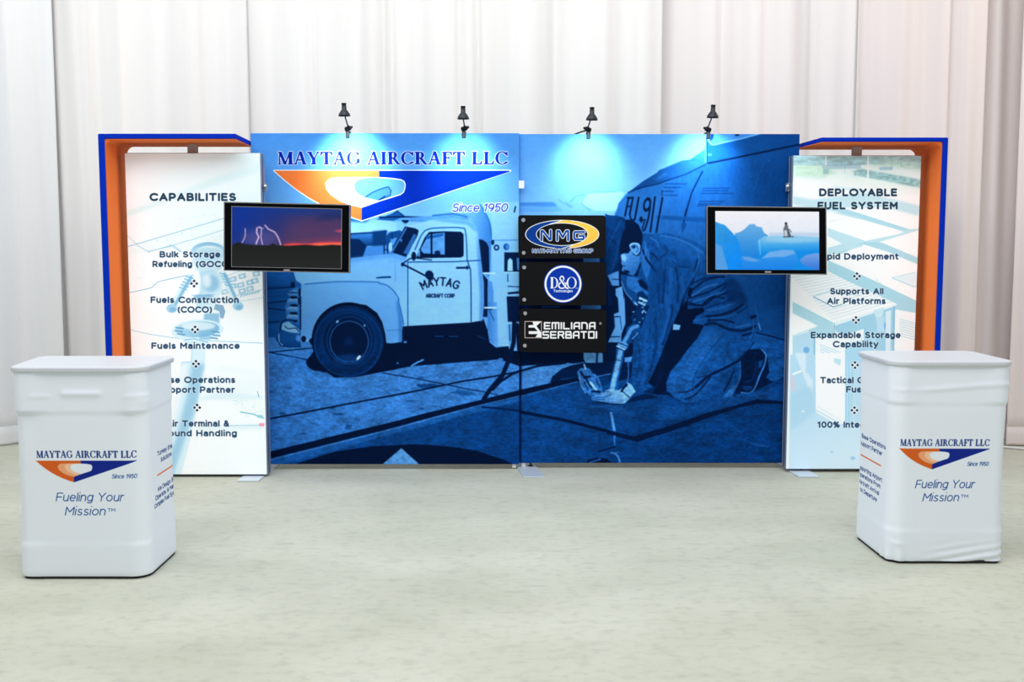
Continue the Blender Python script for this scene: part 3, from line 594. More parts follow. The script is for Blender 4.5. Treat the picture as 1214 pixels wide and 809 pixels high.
def art_plane():
    cv = Canvas(rx0, rx1, rz0, rz1, 400, on(WALL_R), T(.66), 164.5)
    P, Ln = cv.poly, cv.line
    I, J, K, L, Mz, N, O, Q = Z(610, 150), Z(780, 150), Z(610, 250), Z(780, 250), Z(610, 350), Z(780, 350), Z(610, 450), Z(780, 450)
    P([(600, 150), (960, 150), (960, 300), (600, 300)], T(.64), grad=((700, 160), (700, 260), T(.76)), noise=(30, .03, 2))
    P(I(30, 652, 330, 642, 380, 690, 420, 720, 200, 740, 30, 740), T(.68), soft=1); P(I(50, 645, 320, 640, 360, 665, 340, 680, 50, 672), T(.58), soft=.6)
    P(I(610, 572, 920, 555, 930, 720, 680, 712, 545, 650), T(.82)); Ln(I(680, 553, 850, 553), 1.4, T(.66)); Ln(I(610, 572, 560, 650, 640, 712), 1, T(.62)); Ln(I(470, 640, 520, 590, 590, 575), 1, T(.62)); Ln(I(370, 620, 480, 690), 1, T(.6)); Ln(I(430, 640, 490, 680), 1, T(.6))
    P(K(-10, 10, 880, 10, 880, 560, -10, 560), T(.74)); P(K(-10, 250, 60, 250, 60, 500, -10, 500), T(.35))
    # apron behind, ground
    P([(610, 300), (960, 300), (960, 560), (610, 560)], T(.12)); 
    P(K(580, 390, 720, 390, 720, 440, 580, 440), T(.6)); P(K(0, 400, 480, 400, 480, 440, 0, 440), T(.06)); P(K(0, 500, 60, 500, 60, 720, 0, 720), T(.55)); Ln(K(0, 530, 60, 530), 1, T(.1)); Ln(K(0, 650, 60, 650), 1, T(.1))
    P(Mz(560, 80, 730, 80, 730, 120, 560, 120), T(.6)); P(Mz(220, 90, 400, 92, 370, 110, 240, 110), T(.4))
    P(Mz(60, 590, 60, 900, 500, 900, 600, 600, 430, 570), T(.58), noise=(4, .1, 4)); P(Mz(-10, 330, 20, 330, 25, 470, -10, 470), T(.7))
    P(Mz(-10, 480, 590, 480, 600, 560, 420, 575, 60, 600, -10, 600), T(.04)); Ln(Mz(60, 640, 200, 600, 430, 575), 2.6, T(.06)); Ln(Mz(-10, 665, 60, 640), 3, T(.06))
    P(Mz(583, 480, 745, 480, 748, 570, 605, 578, 585, 540), T(.68)); Ln(Mz(700, 480, 695, 570), 2, T(.06)); Ln(Mz(480, 590, 590, 572), 1.4, T(.6))
    # right-hand background: aircraft flank and apron
    P(N(560, -250, 1100, -250, 1100, 390, 820, 320, 560, 320), T(.27), noise=(8, .10, .4)); P(N(780, 30, 1100, 60, 1100, 385, 820, 318), T(.34), noise=(5, .1, 3))
    P(N(600, 318, 830, 322, 1100, 392, 1100, 900, 500, 900), T(.36), noise=(4, .12, 4)); Ln(N(830, 320, 960, 350, 1100, 390), 1.6, T(.07))
    Ln(N(790, -60, 820, 100, 865, 290), 2.2, T(.42), .6, sm=True); Ln(N(850, 240, 865, 290), 1.2, T(.65))
    # fuselage
    P(K(840, 60, 860, -20) + I(855, 740, 880, 650, 960, 560, 1080, 470, 1214, 385) + J(0, 375, 200, 290, 270, 280, 390, 200, 412, 62, 1214, 62) + L(1214, -40, 1214, 300, 1100, 800, 700, 800, 300, 700, 0, 400) + K(1214, 380, 1090, 260), T(.44), grad=((760, 250), (930, 250), T(.30)), noise=(6, .10, .5))
    P(J(560, 280, 900, 300, 1100, 300, 1100, 700, 700, 700, 640, 500), T(.27), .75, soft=9, noise=(5, .1, .5))
    P(I(880, 650, 960, 560, 1080, 470, 1214, 385) + J(0, 375, 200, 290, 270, 280, 390, 205, 404, 320, 300, 370, 230, 410, 0, 490) + I(1100, 515, 960, 565), T(.24), grad=((745, 225), (835, 180), T(.46)), noise=(3, .1, 3))
    P(I(1185, 460, 1214, 432) + J(60, 385, 90, 400, 50, 420, 0, 450), T(.5), .5, soft=.8)
    Ln(I(960, 560, 1100, 512, 1214, 488) + J(100, 450, 230, 408, 400, 322), 1.2, T(.12))
    P(J(412, 62, 415, 130, 430, 310, 1214, 150, 1214, 62), T(.36), grad=((845, 180), (930, 165), T(.28)), noise=(6, .08, 1)); P(J(415, 60, 440, 140, 600, 130, 840, 62), T(.56)); P(J(445, 62, 475, 60, 462, 110, 440, 130), T(.2)); P(J(655, 62, 695, 62, 680, 80, 650, 82), T(.08))
    Ln(J(415, 62, 425, 120, 450, 152, 480, 152, 700, 105, 860, 62), 1.5, T(.72)); Ln(J(425, 312, 500, 298, 820, 232, 1214, 150), 2.0, T(.05)); Ln(J(400, 80, 402, 300), 1.2, T(.7)); Ln(J(412, 62, 416, 312), .9, T(.15)); P(J(420, 230, 455, 230, 455, 250, 420, 250), T(.6), .6)
    Ln(J(375, 382, 330, 470, 285, 560, 250, 680, 218, 807), 1.8, T(.1)); Ln(J(240, 700, 216, 810), 1.6, T(.06)); P(J(-10, 750, 400, 770, 400, 800, -10, 780), T(.33), .8); P(L(-20, 40, 400, 70, 400, 100, -20, 70), T(.3), .7); P(L(195, 105, 238, 105, 238, 130, 205, 190), T(.25), .8)
    rs = random.Random(2)
    for y, xa, xb in ((488, 60, 240), (518, 50, 200), (552, 35, 130), (584, 30, 165), (525, 380, 600), (546, 375, 590), (568, 368, 640), (636, 350, 560), (658, 338, 530), (672, 330, 420)):
        x = xa
        while x < xb:
            l = rs.uniform(10, 26); Ln(J(x, y, min(x+l, xb), y-2), 1.2, T(.15), .75); x += l+rs.uniform(5, 9)
    Ln(J(35, 545, 30, 600), 1.1, T(.1))
    for k in range(60):
        x = rs.uniform(560, 1090); y = rs.uniform(170, 660); cv.oval(*J(x, y)[0], .5, .5, T(.5), .5)
    for y0 in range(10): cv.oval(*J(890-y0*9, 320+y0*24)[0], .5, .6, T(.55), .7)
    dk = T(.05)
    V = Z(610, 150, 3.624)
    P(V(460, 300, 660, 290, 640, 380, 600, 460, 560, 455, 500, 400, 455, 390), T(.50), .35, soft=2)
    for a in (V(490, 306, 474, 384), V(508, 306, 494, 380), V(533, 306, 516, 400), V(603, 304, 590, 400, 583, 452), V(635, 308, 618, 400, 608, 456)): Ln(a, 2.2, dk)
    P(V(484, 303, 505, 303, 503, 312, 482, 312), dk); Ln(V(483, 345, 496, 344), 1.6, dk); Ln(V(494, 380, 500, 398, 512, 402, 519, 390), 1.8, dk, sm=True); P(V(537, 388, 549, 388, 548, 414, 540, 414), dk); Ln(V(538, 402, 550, 402), 2.4, dk)
    cv.oval(*V(569, 336)[0], 4.6, 8.8, dk, rot=12, hole=.56); Ln(V(582, 345, 574, 395, 560, 440, 552, 448), 2.2, dk, sm=True); Ln(V(560, 400, 548, 440), 1.6, dk)
    # post and machinery left of the man
    P(K(780, 540, 1000, 520, 1060, 800, 780, 800), T(.05)); P(Mz(720, 0, 1050, 0, 1000, 560, 760, 580, 740, 480, 780, 480), T(.045))
    P(K(785, 545, 880, 510, 885, 635, 825, 635), T(.62)); Ln(K(830, 580, 885, 582), 1, T(.1)); P(K(785, 590, 800, 590, 830, 800, 785, 800), T(.1))
    P(K(855, 660, 910, 640, 925, 760) + Mz(930, 0, 938, 240, 905, 330, 900, 400, 790, 400, 850, 270, 840, 160, 882, 145, 875, 30, 855, 0), T(.68)); Ln(Mz(840, 185, 890, 182), 1.3, T(.1)); Ln(Mz(893, 180, 905, 290), .8, T(.2)); Ln(Mz(800, 355, 890, 352), 1.2, T(.1))
    P(Mz(930, 530, 995, 520, 990, 565, 930, 572), T(.6))
    # the man: head cloth, hair, face
    P(K(765, 25, 800, 38, 865, 42, 930, 60, 942, 110, 925, 200, 905, 280, 880, 420, 830, 530, 790, 545, 765, 530), T(.21), noise=(4, .3, .7)); Ln(K(800, 230, 860, 280), 1, T(.08)); Ln(K(790, 300, 850, 180, 900, 90), 2.4, T(.32), .5, sm=True); Ln(K(820, 500, 860, 380, 870, 260), 2.2, T(.3), .5, sm=True)
    P(K(935, 75, 1000, 78, 1050, 120, 1085, 200, 1078, 290, 1065, 470, 1040, 540, 1060, 700, 920, 640, 890, 520, 895, 400, 885, 330, 900, 230, 935, 150), T(.035))
    P(K(900, 370, 925, 360, 960, 362, 985, 330, 1005, 375, 1040, 385, 1062, 370, 1062, 440, 1040, 500, 1010, 550, 985, 545, 940, 525, 905, 505, 915, 470, 900, 440, 912, 410, 900, 395), T(.62), grad=((740, 300), (758, 325), T(.42)), noise=(2, .12, 1))
    P(K(900, 375, 935, 372, 950, 400, 935, 430, 905, 420), T(.78), soft=.5); P(K(920, 500, 960, 505, 980, 525, 940, 530), T(.05)); Ln(K(905, 470, 935, 468), 1, T(.12))
    P(K(972, 290, 1000, 272, 1045, 276, 1063, 300, 1060, 345, 1035, 376, 1012, 368, 985, 335), T(.66), sm=True); P(K(985, 300, 1015, 288, 1030, 300, 1015, 322, 995, 318), T(.16), soft=.4); Ln(K(975, 300, 1000, 276, 1045, 280, 1058, 305), 1.1, T(.85), sm=True); Ln(K(1035, 300, 1045, 330, 1030, 350), 1.1, T(.35), sm=True)
    # collar and neck
    P(K(895, 540, 960, 545, 1040, 560, 1060, 480, 1100, 400, 1140, 470, 1150, 560, 1214, 800, 1010, 800, 940, 680, 905, 600), T(.30), noise=(2.5, .2, 1)); P(K(950, 560, 1040, 560, 1080, 640, 1140, 700, 1100, 730, 1000, 680, 950, 640), T(.46), noise=(2, .2, 2)); P(K(1040, 590, 1080, 580, 1130, 640, 1120, 680, 1060, 640), T(.06)); Ln(K(905, 600, 940, 690, 1000, 760, 1070, 820), 1.2, T(.6), sm=True)
    # body
    body = K(1088, 192, 1214, 198) + L(60, 185, 180, 215, 330, 270, 420, 330, 600, 480, 640, 600, 700, 650, 745, 740, 800, 790) + N(815, 130, 828, 200, 822, 320, 800, 410, 700, 540, 560, 640, 420, 750, 380, 900, 100, 700, 60, 560, 130, 200, -40, 700) + Mz(1214, 700, 1150, 740, 1000, 760, 975, 620, 1005, 470, 1000, 400, 1050, 330, 1100, 200, 1130, 120, 1180, 60) + K(1180, 700, 1130, 560, 1085, 480, 1060, 380, 1075, 300)
    P(body, T(.31), noise=(5, .28, .6))
    P(K(1090, 200, 1214, 205) + L(150, 215, 330, 290, 420, 400, 320, 420, 150, 330, 0, 250), T(.42), .6, soft=4, noise=(4, .2, 2))
    P(K(1070, 330, 1100, 300, 1135, 330, 1150, 480, 1120, 600, 1085, 500, 1062, 420), T(.44), noise=(3, .2, 1)); Ln(K(1085, 330, 1110, 400, 1160, 470, 1200, 520), 2.2, T(.07), sm=True); Ln(K(1150, 360, 1190, 380, 1214, 420), 1.6, T(.12))
    P(K(1180, 400, 1214, 460) + L(100, 560, 130, 700, 60, 800, -60, 800), T(.24), .7, soft=3)
    # sleeve
    P(Mz(1150, 60, 1120, 160, 1095, 240, 1050, 330, 1010, 380, 1008, 470, 985, 560, 970, 650, 990, 800) + O(1005, 80, 1060, 105, 1110, 95, 1180, 60, 1214, 20) + N(0, 560, 60, 360, 110, 240, 160, 60, 180, -60, 60, -120), T(.30), noise=(5, .26, .5))
    for a, w_, t_ in ((N(60, 0, 90, 150, 60, 300, 10, 480), 5, .40), (N(100, -40, 120, 120, 90, 260, 40, 420), 2.6, .12), (Mz(1120, 300, 1100, 450, 1110, 600, 1080, 760), 4, .38), (Mz(1050, 420, 1060, 560, 1030, 700), 2.4, .2), (Mz(1190, 200, 1200, 380, 1180, 520, 1140, 700), 3.6, .18), (L(60, 500, 50, 640, 40, 780), 3, .14), (L(150, 480, 170, 620, 165, 780), 2.6, .12), (L(110, 500, 105, 650, 110, 780), 4.5, .40), (L(200, 560, 220, 700), 4, .38), (L(335, 410, 318, 480, 300, 580, 240, 680, 215, 800), 2.0, .03), (L(20, 400, 80, 350, 60, 300), 3, .2), (L(0, 620, 10, 780), 3, .18), (L(40, 230, 130, 300, 230, 330), 3, .36), (L(120, 430, 180, 470, 260, 480), 1.6, .16)):
        Ln(a, w_, T(t_), .65, sm=True)
    # shade between arm and lap
    P(L(260, 650, 240, 760, 210, 807) + N(215, 0, 180, 120, 130, 240, 80, 380, 20, 520, -60, 700) + Mz(1130, 740, 1180, 780) + O(1214, 30, 1160, 130, 1214, 140) + Q(0, 130, 70, 100, 66, 30) + N(72, 720, 110, 640, 180, 560, 260, 450, 330, 370, 390, 255, 290, 240, 320, 180, 395, 140, 380, 105, 250, 120, 250, 0) + L(270, 740, 300, 660), T(.02))
    P(N(130, 245, 190, 255, 180, 295, 125, 295), T(.75)); P(N(20, 560, 60, 380, 30, 720, -20, 780), T(.1), .5, soft=1.5)
    # shirt folds at the waist
    rsf = ((L(270, 690, 380, 600, 470, 570, 560, 560), 2.2, .04), (L(260, 740, 420, 690, 560, 620), 2.2, .04), (L(280, 620, 400, 570, 540, 555), 1.6, .07), (L(250, 790, 360, 800, 450, 740, 600, 690), 2, .05), (L(380, 807, 430, 750, 560, 700), 1.8, .06), (N(260, 60, 380, 90, 480, 20, 560, 30), 2, .05), (N(390, 60, 460, 10, 540, -40, 580, -100), 1.6, .07), (N(400, 110, 560, 60, 640, 20), 1.4, .1), (N(410, 180, 520, 170, 640, 130, 730, 70), 3, .03), (N(420, 215, 540, 210, 640, 235), 2.6, .06), (N(400, 250, 480, 240, 600, 290, 720, 300, 820, 265), 3.4, .04), (N(560, 350, 700, 345, 800, 320), 3, .06), (N(540, 385, 640, 385, 720, 380), 1.6, .1), (N(640, 170, 740, 110, 760, 60), 1.6, .1), (N(790, 190, 820, 180), 4, .03), (N(680, 500, 760, 470, 810, 400), 1.6, .1), (N(560, 470, 640, 500, 740, 470), 1.2, .14), (N(460, 480, 500, 470, 600, 440), 1.2, .18))
    for a, w_, t_ in rsf: Ln(a, w_, T(t_), .8, sm=True)
    for a, w_, t_ in ((L(290, 720, 400, 650, 500, 620), 2.4, .52), (L(300, 770, 420, 730, 520, 690), 2.0, .5), (N(430, 130, 560, 100, 680, 50), 3, .46), (N(450, 195, 560, 190, 660, 160), 2.6, .42), (N(300, 215, 380, 205), 2, .45), (N(440, 290, 560, 320, 540, 350), 4, .50), (N(660, 270, 780, 250), 3, .48), (L(20, 210, 150, 235, 280, 290, 380, 360), 2.2, .50), (L(330, 330, 345, 420, 300, 560), 2, .46), (N(500, 0, 620, -60, 680, -40), 2, .46), (N(810, 210, 800, 320, 760, 400), 2, .46), (K(1100, 260, 1110, 330, 1090, 420), 1.6, .56), (K(1150, 230, 1200, 260, 1214, 300), 2, .48), (N(130, 640, 230, 520, 360, 360), 3, .46), (N(250, 680, 330, 540, 420, 440), 2, .48), (N(110, 700, 120, 780, 160, 830), 2.4, .48), (N(560, 365, 740, 362), 2.6, .42), (N(690, 60, 780, 80, 800, 160), 4, .36)): Ln(a, w_, T(t_), .6, sm=True)
    P(L(560, 590, 640, 560, 700, 640, 750, 740, 740, 800, 600, 780, 560, 700), T(.14), .7, soft=2)
    # thigh and calf
    P(N(395, 262, 330, 372, 260, 450, 180, 560, 110, 642, 72, 740, 75, 820) + Q(90, 100, 130, 150, 220, 200, 320, 200, 430, 165, 545, 150, 560, 40) + N(690, 560, 700, 540, 560, 640, 650, 540, 780, 440, 700, 330, 560, 300), T(.37), noise=(4, .18, 1.2), grad=((800, 420), (870, 380), T(.31)))
    P(N(400, 300, 560, 330, 420, 520, 300, 700, 290, 800) + Q(240, 130, 120, 80) + N(100, 720, 180, 600), T(.43), .6, soft=3.5, noise=(2, .15, 1)); Ln(N(560, 330, 470, 430, 380, 560, 310, 680, 290, 800), 1, T(.22), .8, sm=True)
    Ln(N(320, 780, 420, 690, 520, 640, 640, 580, 700, 540, 770, 470), 3.2, T(.03), .9, sm=True); Ln(N(330, 700, 430, 680, 520, 645), 1.6, T(.1), .8); Ln(Q(170, 110, 260, 100, 330, 60, 400, 0), 1.6, T(.06), .8, sm=True); Ln(Q(230, 165, 300, 140, 380, 60, 440, -20), 2.4, T(.06), .8, sm=True)
    P(N(440, 780, 520, 700, 620, 620, 690, 565, 700, 600, 690, 700, 650, 800) + Q(640, 10, 610, 70, 540, 160, 440, 170, 330, 190), T(.30), noise=(3, .2, 1)); Ln(N(640, 640, 600, 740, 560, 807), 2.6, T(.08), .8, sm=True); Ln(N(690, 580, 700, 640, 680, 730, 640, 807) + Q(600, 90), 1.1, T(.55), .8, sm=True)
    P(Q(0, 130, 70, 110, 130, 155, 220, 203, 320, 203, 545, 165, 300, 215, 150, 200, 0, 215), T(.03), soft=.6)
    # boot
    P(N(700, 545, 745, 490, 790, 458, 850, 455, 900, 480, 925, 540, 935, 600, 940, 660, 910, 700, 975, 735, 975, 770) + Q(930, 60, 810, 110, 760, 126, 705, 118, 620, 160, 680, 40, 700, 0), T(.055), noise=(3, .3, 1)); P(Q(545, 155, 600, 90, 650, 50, 625, 155), T(.5))
    Ln(N(880, 465, 912, 510, 900, 590, 860, 680, 830, 760) + Q(800, 100, 760, 118, 705, 112), 1.8, T(.55), sm=True); P(N(850, 560, 890, 545, 880, 600, 850, 620), T(.36), .8, soft=.5); P(N(720, 770, 800, 770) + Q(800, 80, 740, 95, 715, 70), T(.28), .8, soft=.6); Ln(N(830, 560, 825, 640, 790, 720, 720, 740), 1.2, T(.25), .7, sm=True)
    # foreground apron
    P(Mz(60, 800, 540, 690, 760, 640, 1000, 640, 1000, 760) + O(1100, 110, 1214, 130) + Q(80, 130, 220, 205, 540, 165, 760, 125, 1100, -40, 1100, 800) + O(60, 800), T(.285), noise=(6, .13, 3), grad=((700, 470), (760, 545), T(.235)))
    P(N(500, 860, 800, 820, 1100, 760) + Q(1100, 190, 830, 170, 400, 280, 100, 340, 0, 380, 0, 230, 300, 215), T(.33), .7, noise=(5, .15, 3), soft=2)
    P(Mz(300, 742, 318, 690, 400, 625, 480, 595, 600, 572, 740, 575, 830, 560, 1000, 570, 985, 700, 760, 760) + O(530, 22), T(.07)); Ln(Mz(400, 715, 560, 700), 3, T(.3), .6); Ln(Mz(700, 690, 810, 668), 1.6, T(.5)); P(Mz(690, 700, 800, 685, 800, 760, 730, 770), T(.2))
    P(Mz(60, 800, 530, 695, 540, 720) + O(530, 25, 60, 140, -10, 155, -10, 100), T(.02)); Ln(O(60, 140, 530, 20), 1.1, T(.5)); Ln(O(100, 140, 400, 70, 560, 60), 3, T(.38), .4)
    Ln(O(-10, 262, 60, 278, 400, 340, 800, 442), 3.8, T(.04)); P(O(790, 430, 1010, 484, 1214, 420, 1214, 470, 1040, 530, 780, 462), T(.04)); P(Q(-10, 430, 400, 288, 640, 225, 830, 170, 960, 178, 1100, 192, 1100, 210, 960, 206, 840, 208, 700, 235, 400, 335, 0, 478), T(.04))
    Ln(Q(0, 480, 300, 400, 640, 290), 1.0, T(.36), .5); Ln(Q(440, 500, 600, 480, 900, 560, 1080, 520), 2, T(.32), .4, sm=True); Ln(Q(300, 460, 520, 340, 700, 460), 2, T(.32), .4, sm=True); Ln(Q(780, 540, 860, 560, 930, 570), 2, T(.42), .5)
    P(O(740, 222, 880, 215, 1000, 290, 975, 350, 920, 300, 780, 250), T(.42), .6, soft=2.4); P(O(805, 278, 828, 278, 855, 430, 845, 440, 832, 430), T(.62)); P(O(836, 475, 856, 475, 850, 562, 842, 562), T(.5)); Ln(O(710, 612, 850, 570), 1.8, T(.05)); Ln(O(820, 622, 862, 635, 885, 680, 893, 712), 2.4, T(.55), sm=True); Ln(O(810, 625, 880, 615), 1.2, T(.5))
    P(O(605, 712, 620, 680, 700, 662, 780, 672, 830, 715), T(.02)); Ln(O(635, 705, 725, 675), 2, T(.4)); P(O(560, 190, 800, 175, 830, 200, 640, 215), T(.2), .6, soft=1); Ln(O(640, 230, 740, 232), 1.3, T(.45), .7); Ln(O(660, 230, 670, 270), 1, T(.45), .7); P(O(940, 205, 1000, 150, 1100, 120, 1160, 130, 1214, 150, 1000, 190), T(.04), .8, soft=.6)
    # pipe held by the man
    P(K(1040, 690, 1080, 680, 1120, 720) + Mz(1130, 20, 1100, 130, 1060, 250, 1000, 245, 985, 190, 1030, 110), T(.16)); rq = random.Random(9)
    for k in range(26): cv.oval(*Mz(rq.uniform(1000, 1110), rq.uniform(20, 240))[0], rq.uniform(.8, 1.8), rq.uniform(.6, 1.4), T(rq.choice((.05, .5, .75, .85))))
    Ln(Mz(1060, 25, 1115, 50), 2.6, T(.85)); Ln(Mz(1050, 60, 1100, 85), 2.2, T(.8))
    P(Mz(880, 420, 940, 330, 950, 275, 1000, 240, 1050, 250, 1075, 290, 1040, 320, 1000, 320, 985, 360, 960, 450, 925, 480, 870, 450), T(.30)); Ln(Mz(1040, 262, 990, 285, 960, 340, 925, 400), 4.2, T(.62), sm=True); P(Mz(880, 385, 940, 400, 965, 430, 940, 460, 870, 435), T(.66)); Ln(Mz(865, 432, 930, 462), 1.5, T(.85)); Ln(Mz(885, 405, 960, 435), 1, T(.1))
    P(Mz(862, 450, 930, 470, 915, 560, 890, 660, 865, 807) + O(850, 80, 790, 80) + Mz(800, 780, 830, 640, 855, 540), T(.40)); P(Mz(880, 460, 915, 470, 895, 580, 865, 700, 845, 807, 805, 807, 850, 600), T(.72)); Ln(Mz(850, 545, 905, 560), 1, T(.2)); Ln(Mz(985, 400, 1005, 330, 1040, 320), 2, T(.3)); Ln(Mz(1000, 370, 1045, 320), 1.6, T(.6))
    # hand on the ground and gloved hand with the coupling
    P(O(650, 150, 668, 142, 760, 100, 800, 82, 880, 92, 935, 60, 960, 40, 990, 45, 1020, 100, 975, 160, 930, 205, 880, 206, 800, 200, 680, 182, 655, 175), T(.76), grad=((730, 465), (720, 480), T(.58)), noise=(2, .12, 2))
    P(Mz(955, 740, 990, 760) + O(1025, 105, 990, 130, 940, 100), T(.75)); Ln(O(905, 100, 925, 70, 950, 45), 2.6, T(.04)); Ln(O(905, 95, 975, 155), 1.1, T(.1)); Ln(O(660, 160, 760, 150, 820, 130), .9, T(.3)); Ln(O(680, 172, 760, 168), .9, T(.3)); Ln(O(740, 110, 800, 100), .9, T(.3)); Ln(Mz(960, 560, 965, 680, 950, 740), 1.2, T(.5)); P(O(680, 183, 800, 203, 880, 208, 940, 206, 900, 214, 760, 208), T(.03))
    P(Mz(530, 650, 560, 620, 620, 615, 665, 650, 710, 700, 735, 760, 745, 820) + O(745, 100, 700, 130, 640, 138, 590, 90, 555, 30), T(.50), noise=(2, .4, 1)); 
    for a, w_, t_ in ((Mz(560, 650, 590, 700, 640, 690), 2.6, .04), (Mz(600, 690, 620, 740, 650, 780), 2.4, .05), (Mz(640, 740, 690, 800), 2.6, .85), (O(650, 30, 680, 80), 2.2, .85), (O(660, 100, 720, 105), 2.6, .06), (Mz(590, 590, 600, 625), 2, .85), (Mz(545, 680, 560, 760, 600, 830), 1.2, .7), (O(590, 20, 620, 90), 1.4, .1), (Mz(690, 710, 720, 780), 1.6, .2), (Mz(655, 640, 668, 660), 2, .1)): Ln(a, w_, T(t_), .9)
    cv.photo(.26, 41, 400)
    return cv.image('mural_fuselage_print', MG)
bx0 = at(148, 182, BOX_L)[0]; bx1, bz1 = at(308, 182, BOX_L); bz0 = at(240, 562.5, BOX_L)[1]
cx0 = at(941, 184.5, BOX_R)[0]; cx1, cz1 = at(1092, 185, BOX_R); cz0 = at(1000, 556, BOX_R)[1]
NAVY = (.13, .27, .40); DKN = (.10, .23, .33)
def clover(cv, x, y, r=1.9, col=(.10, .17, .28)):
    for dx, dy in ((0, -1), (0, 1), (-1, 0), (1, 0)):
        cx, cy = x+dx*3.1, y+dy*3.1; q = [(cx, cy-r), (cx+r, cy), (cx, cy+r), (cx-r, cy)]
        cv.poly([(cx, cy-r-1), (cx+r+1, cy), (cx, cy+r+1), (cx-r-1, cy)], (1, 1, 1), .85)
    for dx, dy in ((0, -1), (0, 1), (-1, 0), (1, 0)):
        cx, cy = x+dx*3.1, y+dy*3.1; cv.poly([(cx, cy-r), (cx+r, cy), (cx, cy+r), (cx-r, cy)], col)
def line_text(cv, txt, x0, x1, yb, cap, col=NAVY):
    pen(cv, txt, (x0+x1)/2, yb+.2, cap+.9, col, x1-x0, wt=.23, gap=.36, halo=((1, 1, 1), .8, .35))

def art_left_box():
    cv = Canvas(bx0, bx1, bz0, bz1, 440, on(BOX_L), (.955, .985, .995), 171.0)
    P, Ln = cv.poly, cv.line
    A, B, D = Z(100, 150, 5.396), Z(100, 290, 5.396), Z(100, 430, 5.396)
    tint = lambda k: (1-.62*k, 1-.30*k, 1-.12*k)
    P([(140, 175), (320, 175), (320, 300), (140, 300)], (.97, .99, 1.0), grad=((150, 180), (310, 220), (.90, .965, .985)))
    P(A(260, 545, 500, 470, 800, 340, 1130, 230, 1130, 290, 700, 420, 260, 585), (.84, .935, .945), .75, soft=2)
    P(A(250, 180, 420, 170, 250, 330), (.90, .96, .98), .7, soft=5); P(A(900, 180, 1130, 180, 1130, 240, 1000, 270), (.86, .94, .96), .7, soft=5)
    P([(140, 300), (320, 300), (320, 570), (140, 570)], (.975, .992, 1), .8, soft=4)
    P(A(340, 750, 890, 590, 1130, 520, 1130, 600, 800, 700, 500, 790, 260, 830), (.93, .975, .99), soft=1)
    ln = (.58, .77, .87)
    Ln(A(260, 775, 340, 752, 600, 675, 890, 590, 1130, 515), .9, ln); Ln(A(340, 760, 420, 809), .8, ln); Ln(A(420, 800, 700, 722, 890, 662, 1130, 590), .7, ln); Ln(B(260, -70, 340, 0), .6, ln); Ln(A(570, 760, 620, 800), .8, ln)
    Ln(B(410, 45, 560, 10), .8, ln); Ln(B(545, 0, 620, 50), .7, ln)
    rs = random.Random(5)
    for k in range(90):
        x = rs.uniform(260, 880); y = rs.uniform(640, 1050) - (x-260)*.15
        cv.oval(*A(x, y)[0], rs.uniform(.3, .8), rs.uniform(.3, .7), (.50, .74, .86), rs.uniform(.3, .9))
    Ln(B(270, 312, 400, 285, 440, 270, 480, 238, 640, 202, 700, 195), .9, (.52, .74, .86), sm=True)
    Ln(B(290, 545, 420, 575, 620, 605), .8, (.60, .80, .90)); Ln(B(620, 605, 700, 612, 1140, 632), 1.0, (.62, .82, .91)); Ln(B(1140, 340, 900, 380), .7, (.72, .86, .92))
    # stencilled wing lettering, upside down
    for k, (a, b) in enumerate(((950, 225), (1010, 205), (950, 270), (1000, 262), (1060, 245), (1010, 300), (1060, 285), (1090, 235), (900, 305), (1100, 190))):
        P(B(a-26, b-12, a+20, b-24, a+28, b+8, a-18, b+20), (.55, .77, .88), .75); P(B(a-12, b-6, a+8, b-11, a+12, b+2, a-8, b+8), (.95, .98, 1), .9)
    for k in range(7): Ln(B(1000+k*18, 335-k*4, 1012+k*18, 318-k*4), 1.6, (.55, .77, .88), .8)
    Ln(B(870, 352, 1140, 290), .6, ln); Ln(B(860, 285, 900, 205, 1130, 120), .6, ln)
    # hydrant coupling: ring, two handles, body, flange, pipe
    b1, b2, b3 = (.48, .72, .86), (.66, .84, .94), (.84, .94, .985)
    cv.oval(*A(795, 800)[0], 20.5, 11, b1, .9, grad=(A(795, 740)[0], A(795, 860)[0], b3)); cv.oval(*A(800, 805)[0], 16.5, 7.6, (.90, .955, .96)); cv.oval(*A(800, 800)[0], 13, 3.4, (.72, .87, .90), .6, soft=.8)
    P(B(700, 20, 900, 20, 905, 110, 860, 180, 740, 190, 690, 110), b2, .55, soft=1.4)
    P(B(740, 180, 820, 160, 880, 200, 885, 300, 850, 350, 830, 420, 720, 420, 715, 340, 740, 300, 745, 230), b2, .9, grad=(B(720, 200)[0], B(880, 300)[0], b3), soft=.6)
    cv.oval(*B(812, 250)[0], 9.5, 10, b1, .65, soft=1.6); cv.oval(*B(785, 235)[0], 5, 8, (1, 1, 1), .7, soft=1.4)
    for (xa, ya, xb, yb) in ((675, 210, 560, 410), (890, 190, 985, 395)):
        Ln(B(xa, ya, xb, yb), 8.2, b3); Ln(B(xa+8, ya, xb+8, yb), 3.6, b1, .8); cv.oval(*B(xb, yb)[0], 6.4, 5.2, b2); cv.oval(*B(xb+6, yb+8)[0], 4, 3, b1, .8, soft=.6)
        for k in range(5):
            f = k*.09; Ln([B(xa+(xb-xa)*f-24, ya+(yb-ya)*f-8)[0], B(xa+(xb-xa)*f+26, ya+(yb-ya)*f+10)[0]], 1.1, b1)
    P(B(700, 330, 800, 318, 830, 335, 700, 350), b1, .8); Ln(B(690, 325, 830, 322), .8, b1)
    P(B(840, 380, 890, 390, 903, 430, 890, 475, 870, 470, 865, 430, 830, 415), (.45, .62, .76), .8)
    P(B(770, 440, 865, 440, 865, 520, 800, 530, 760, 490), b1, .8, soft=.8)
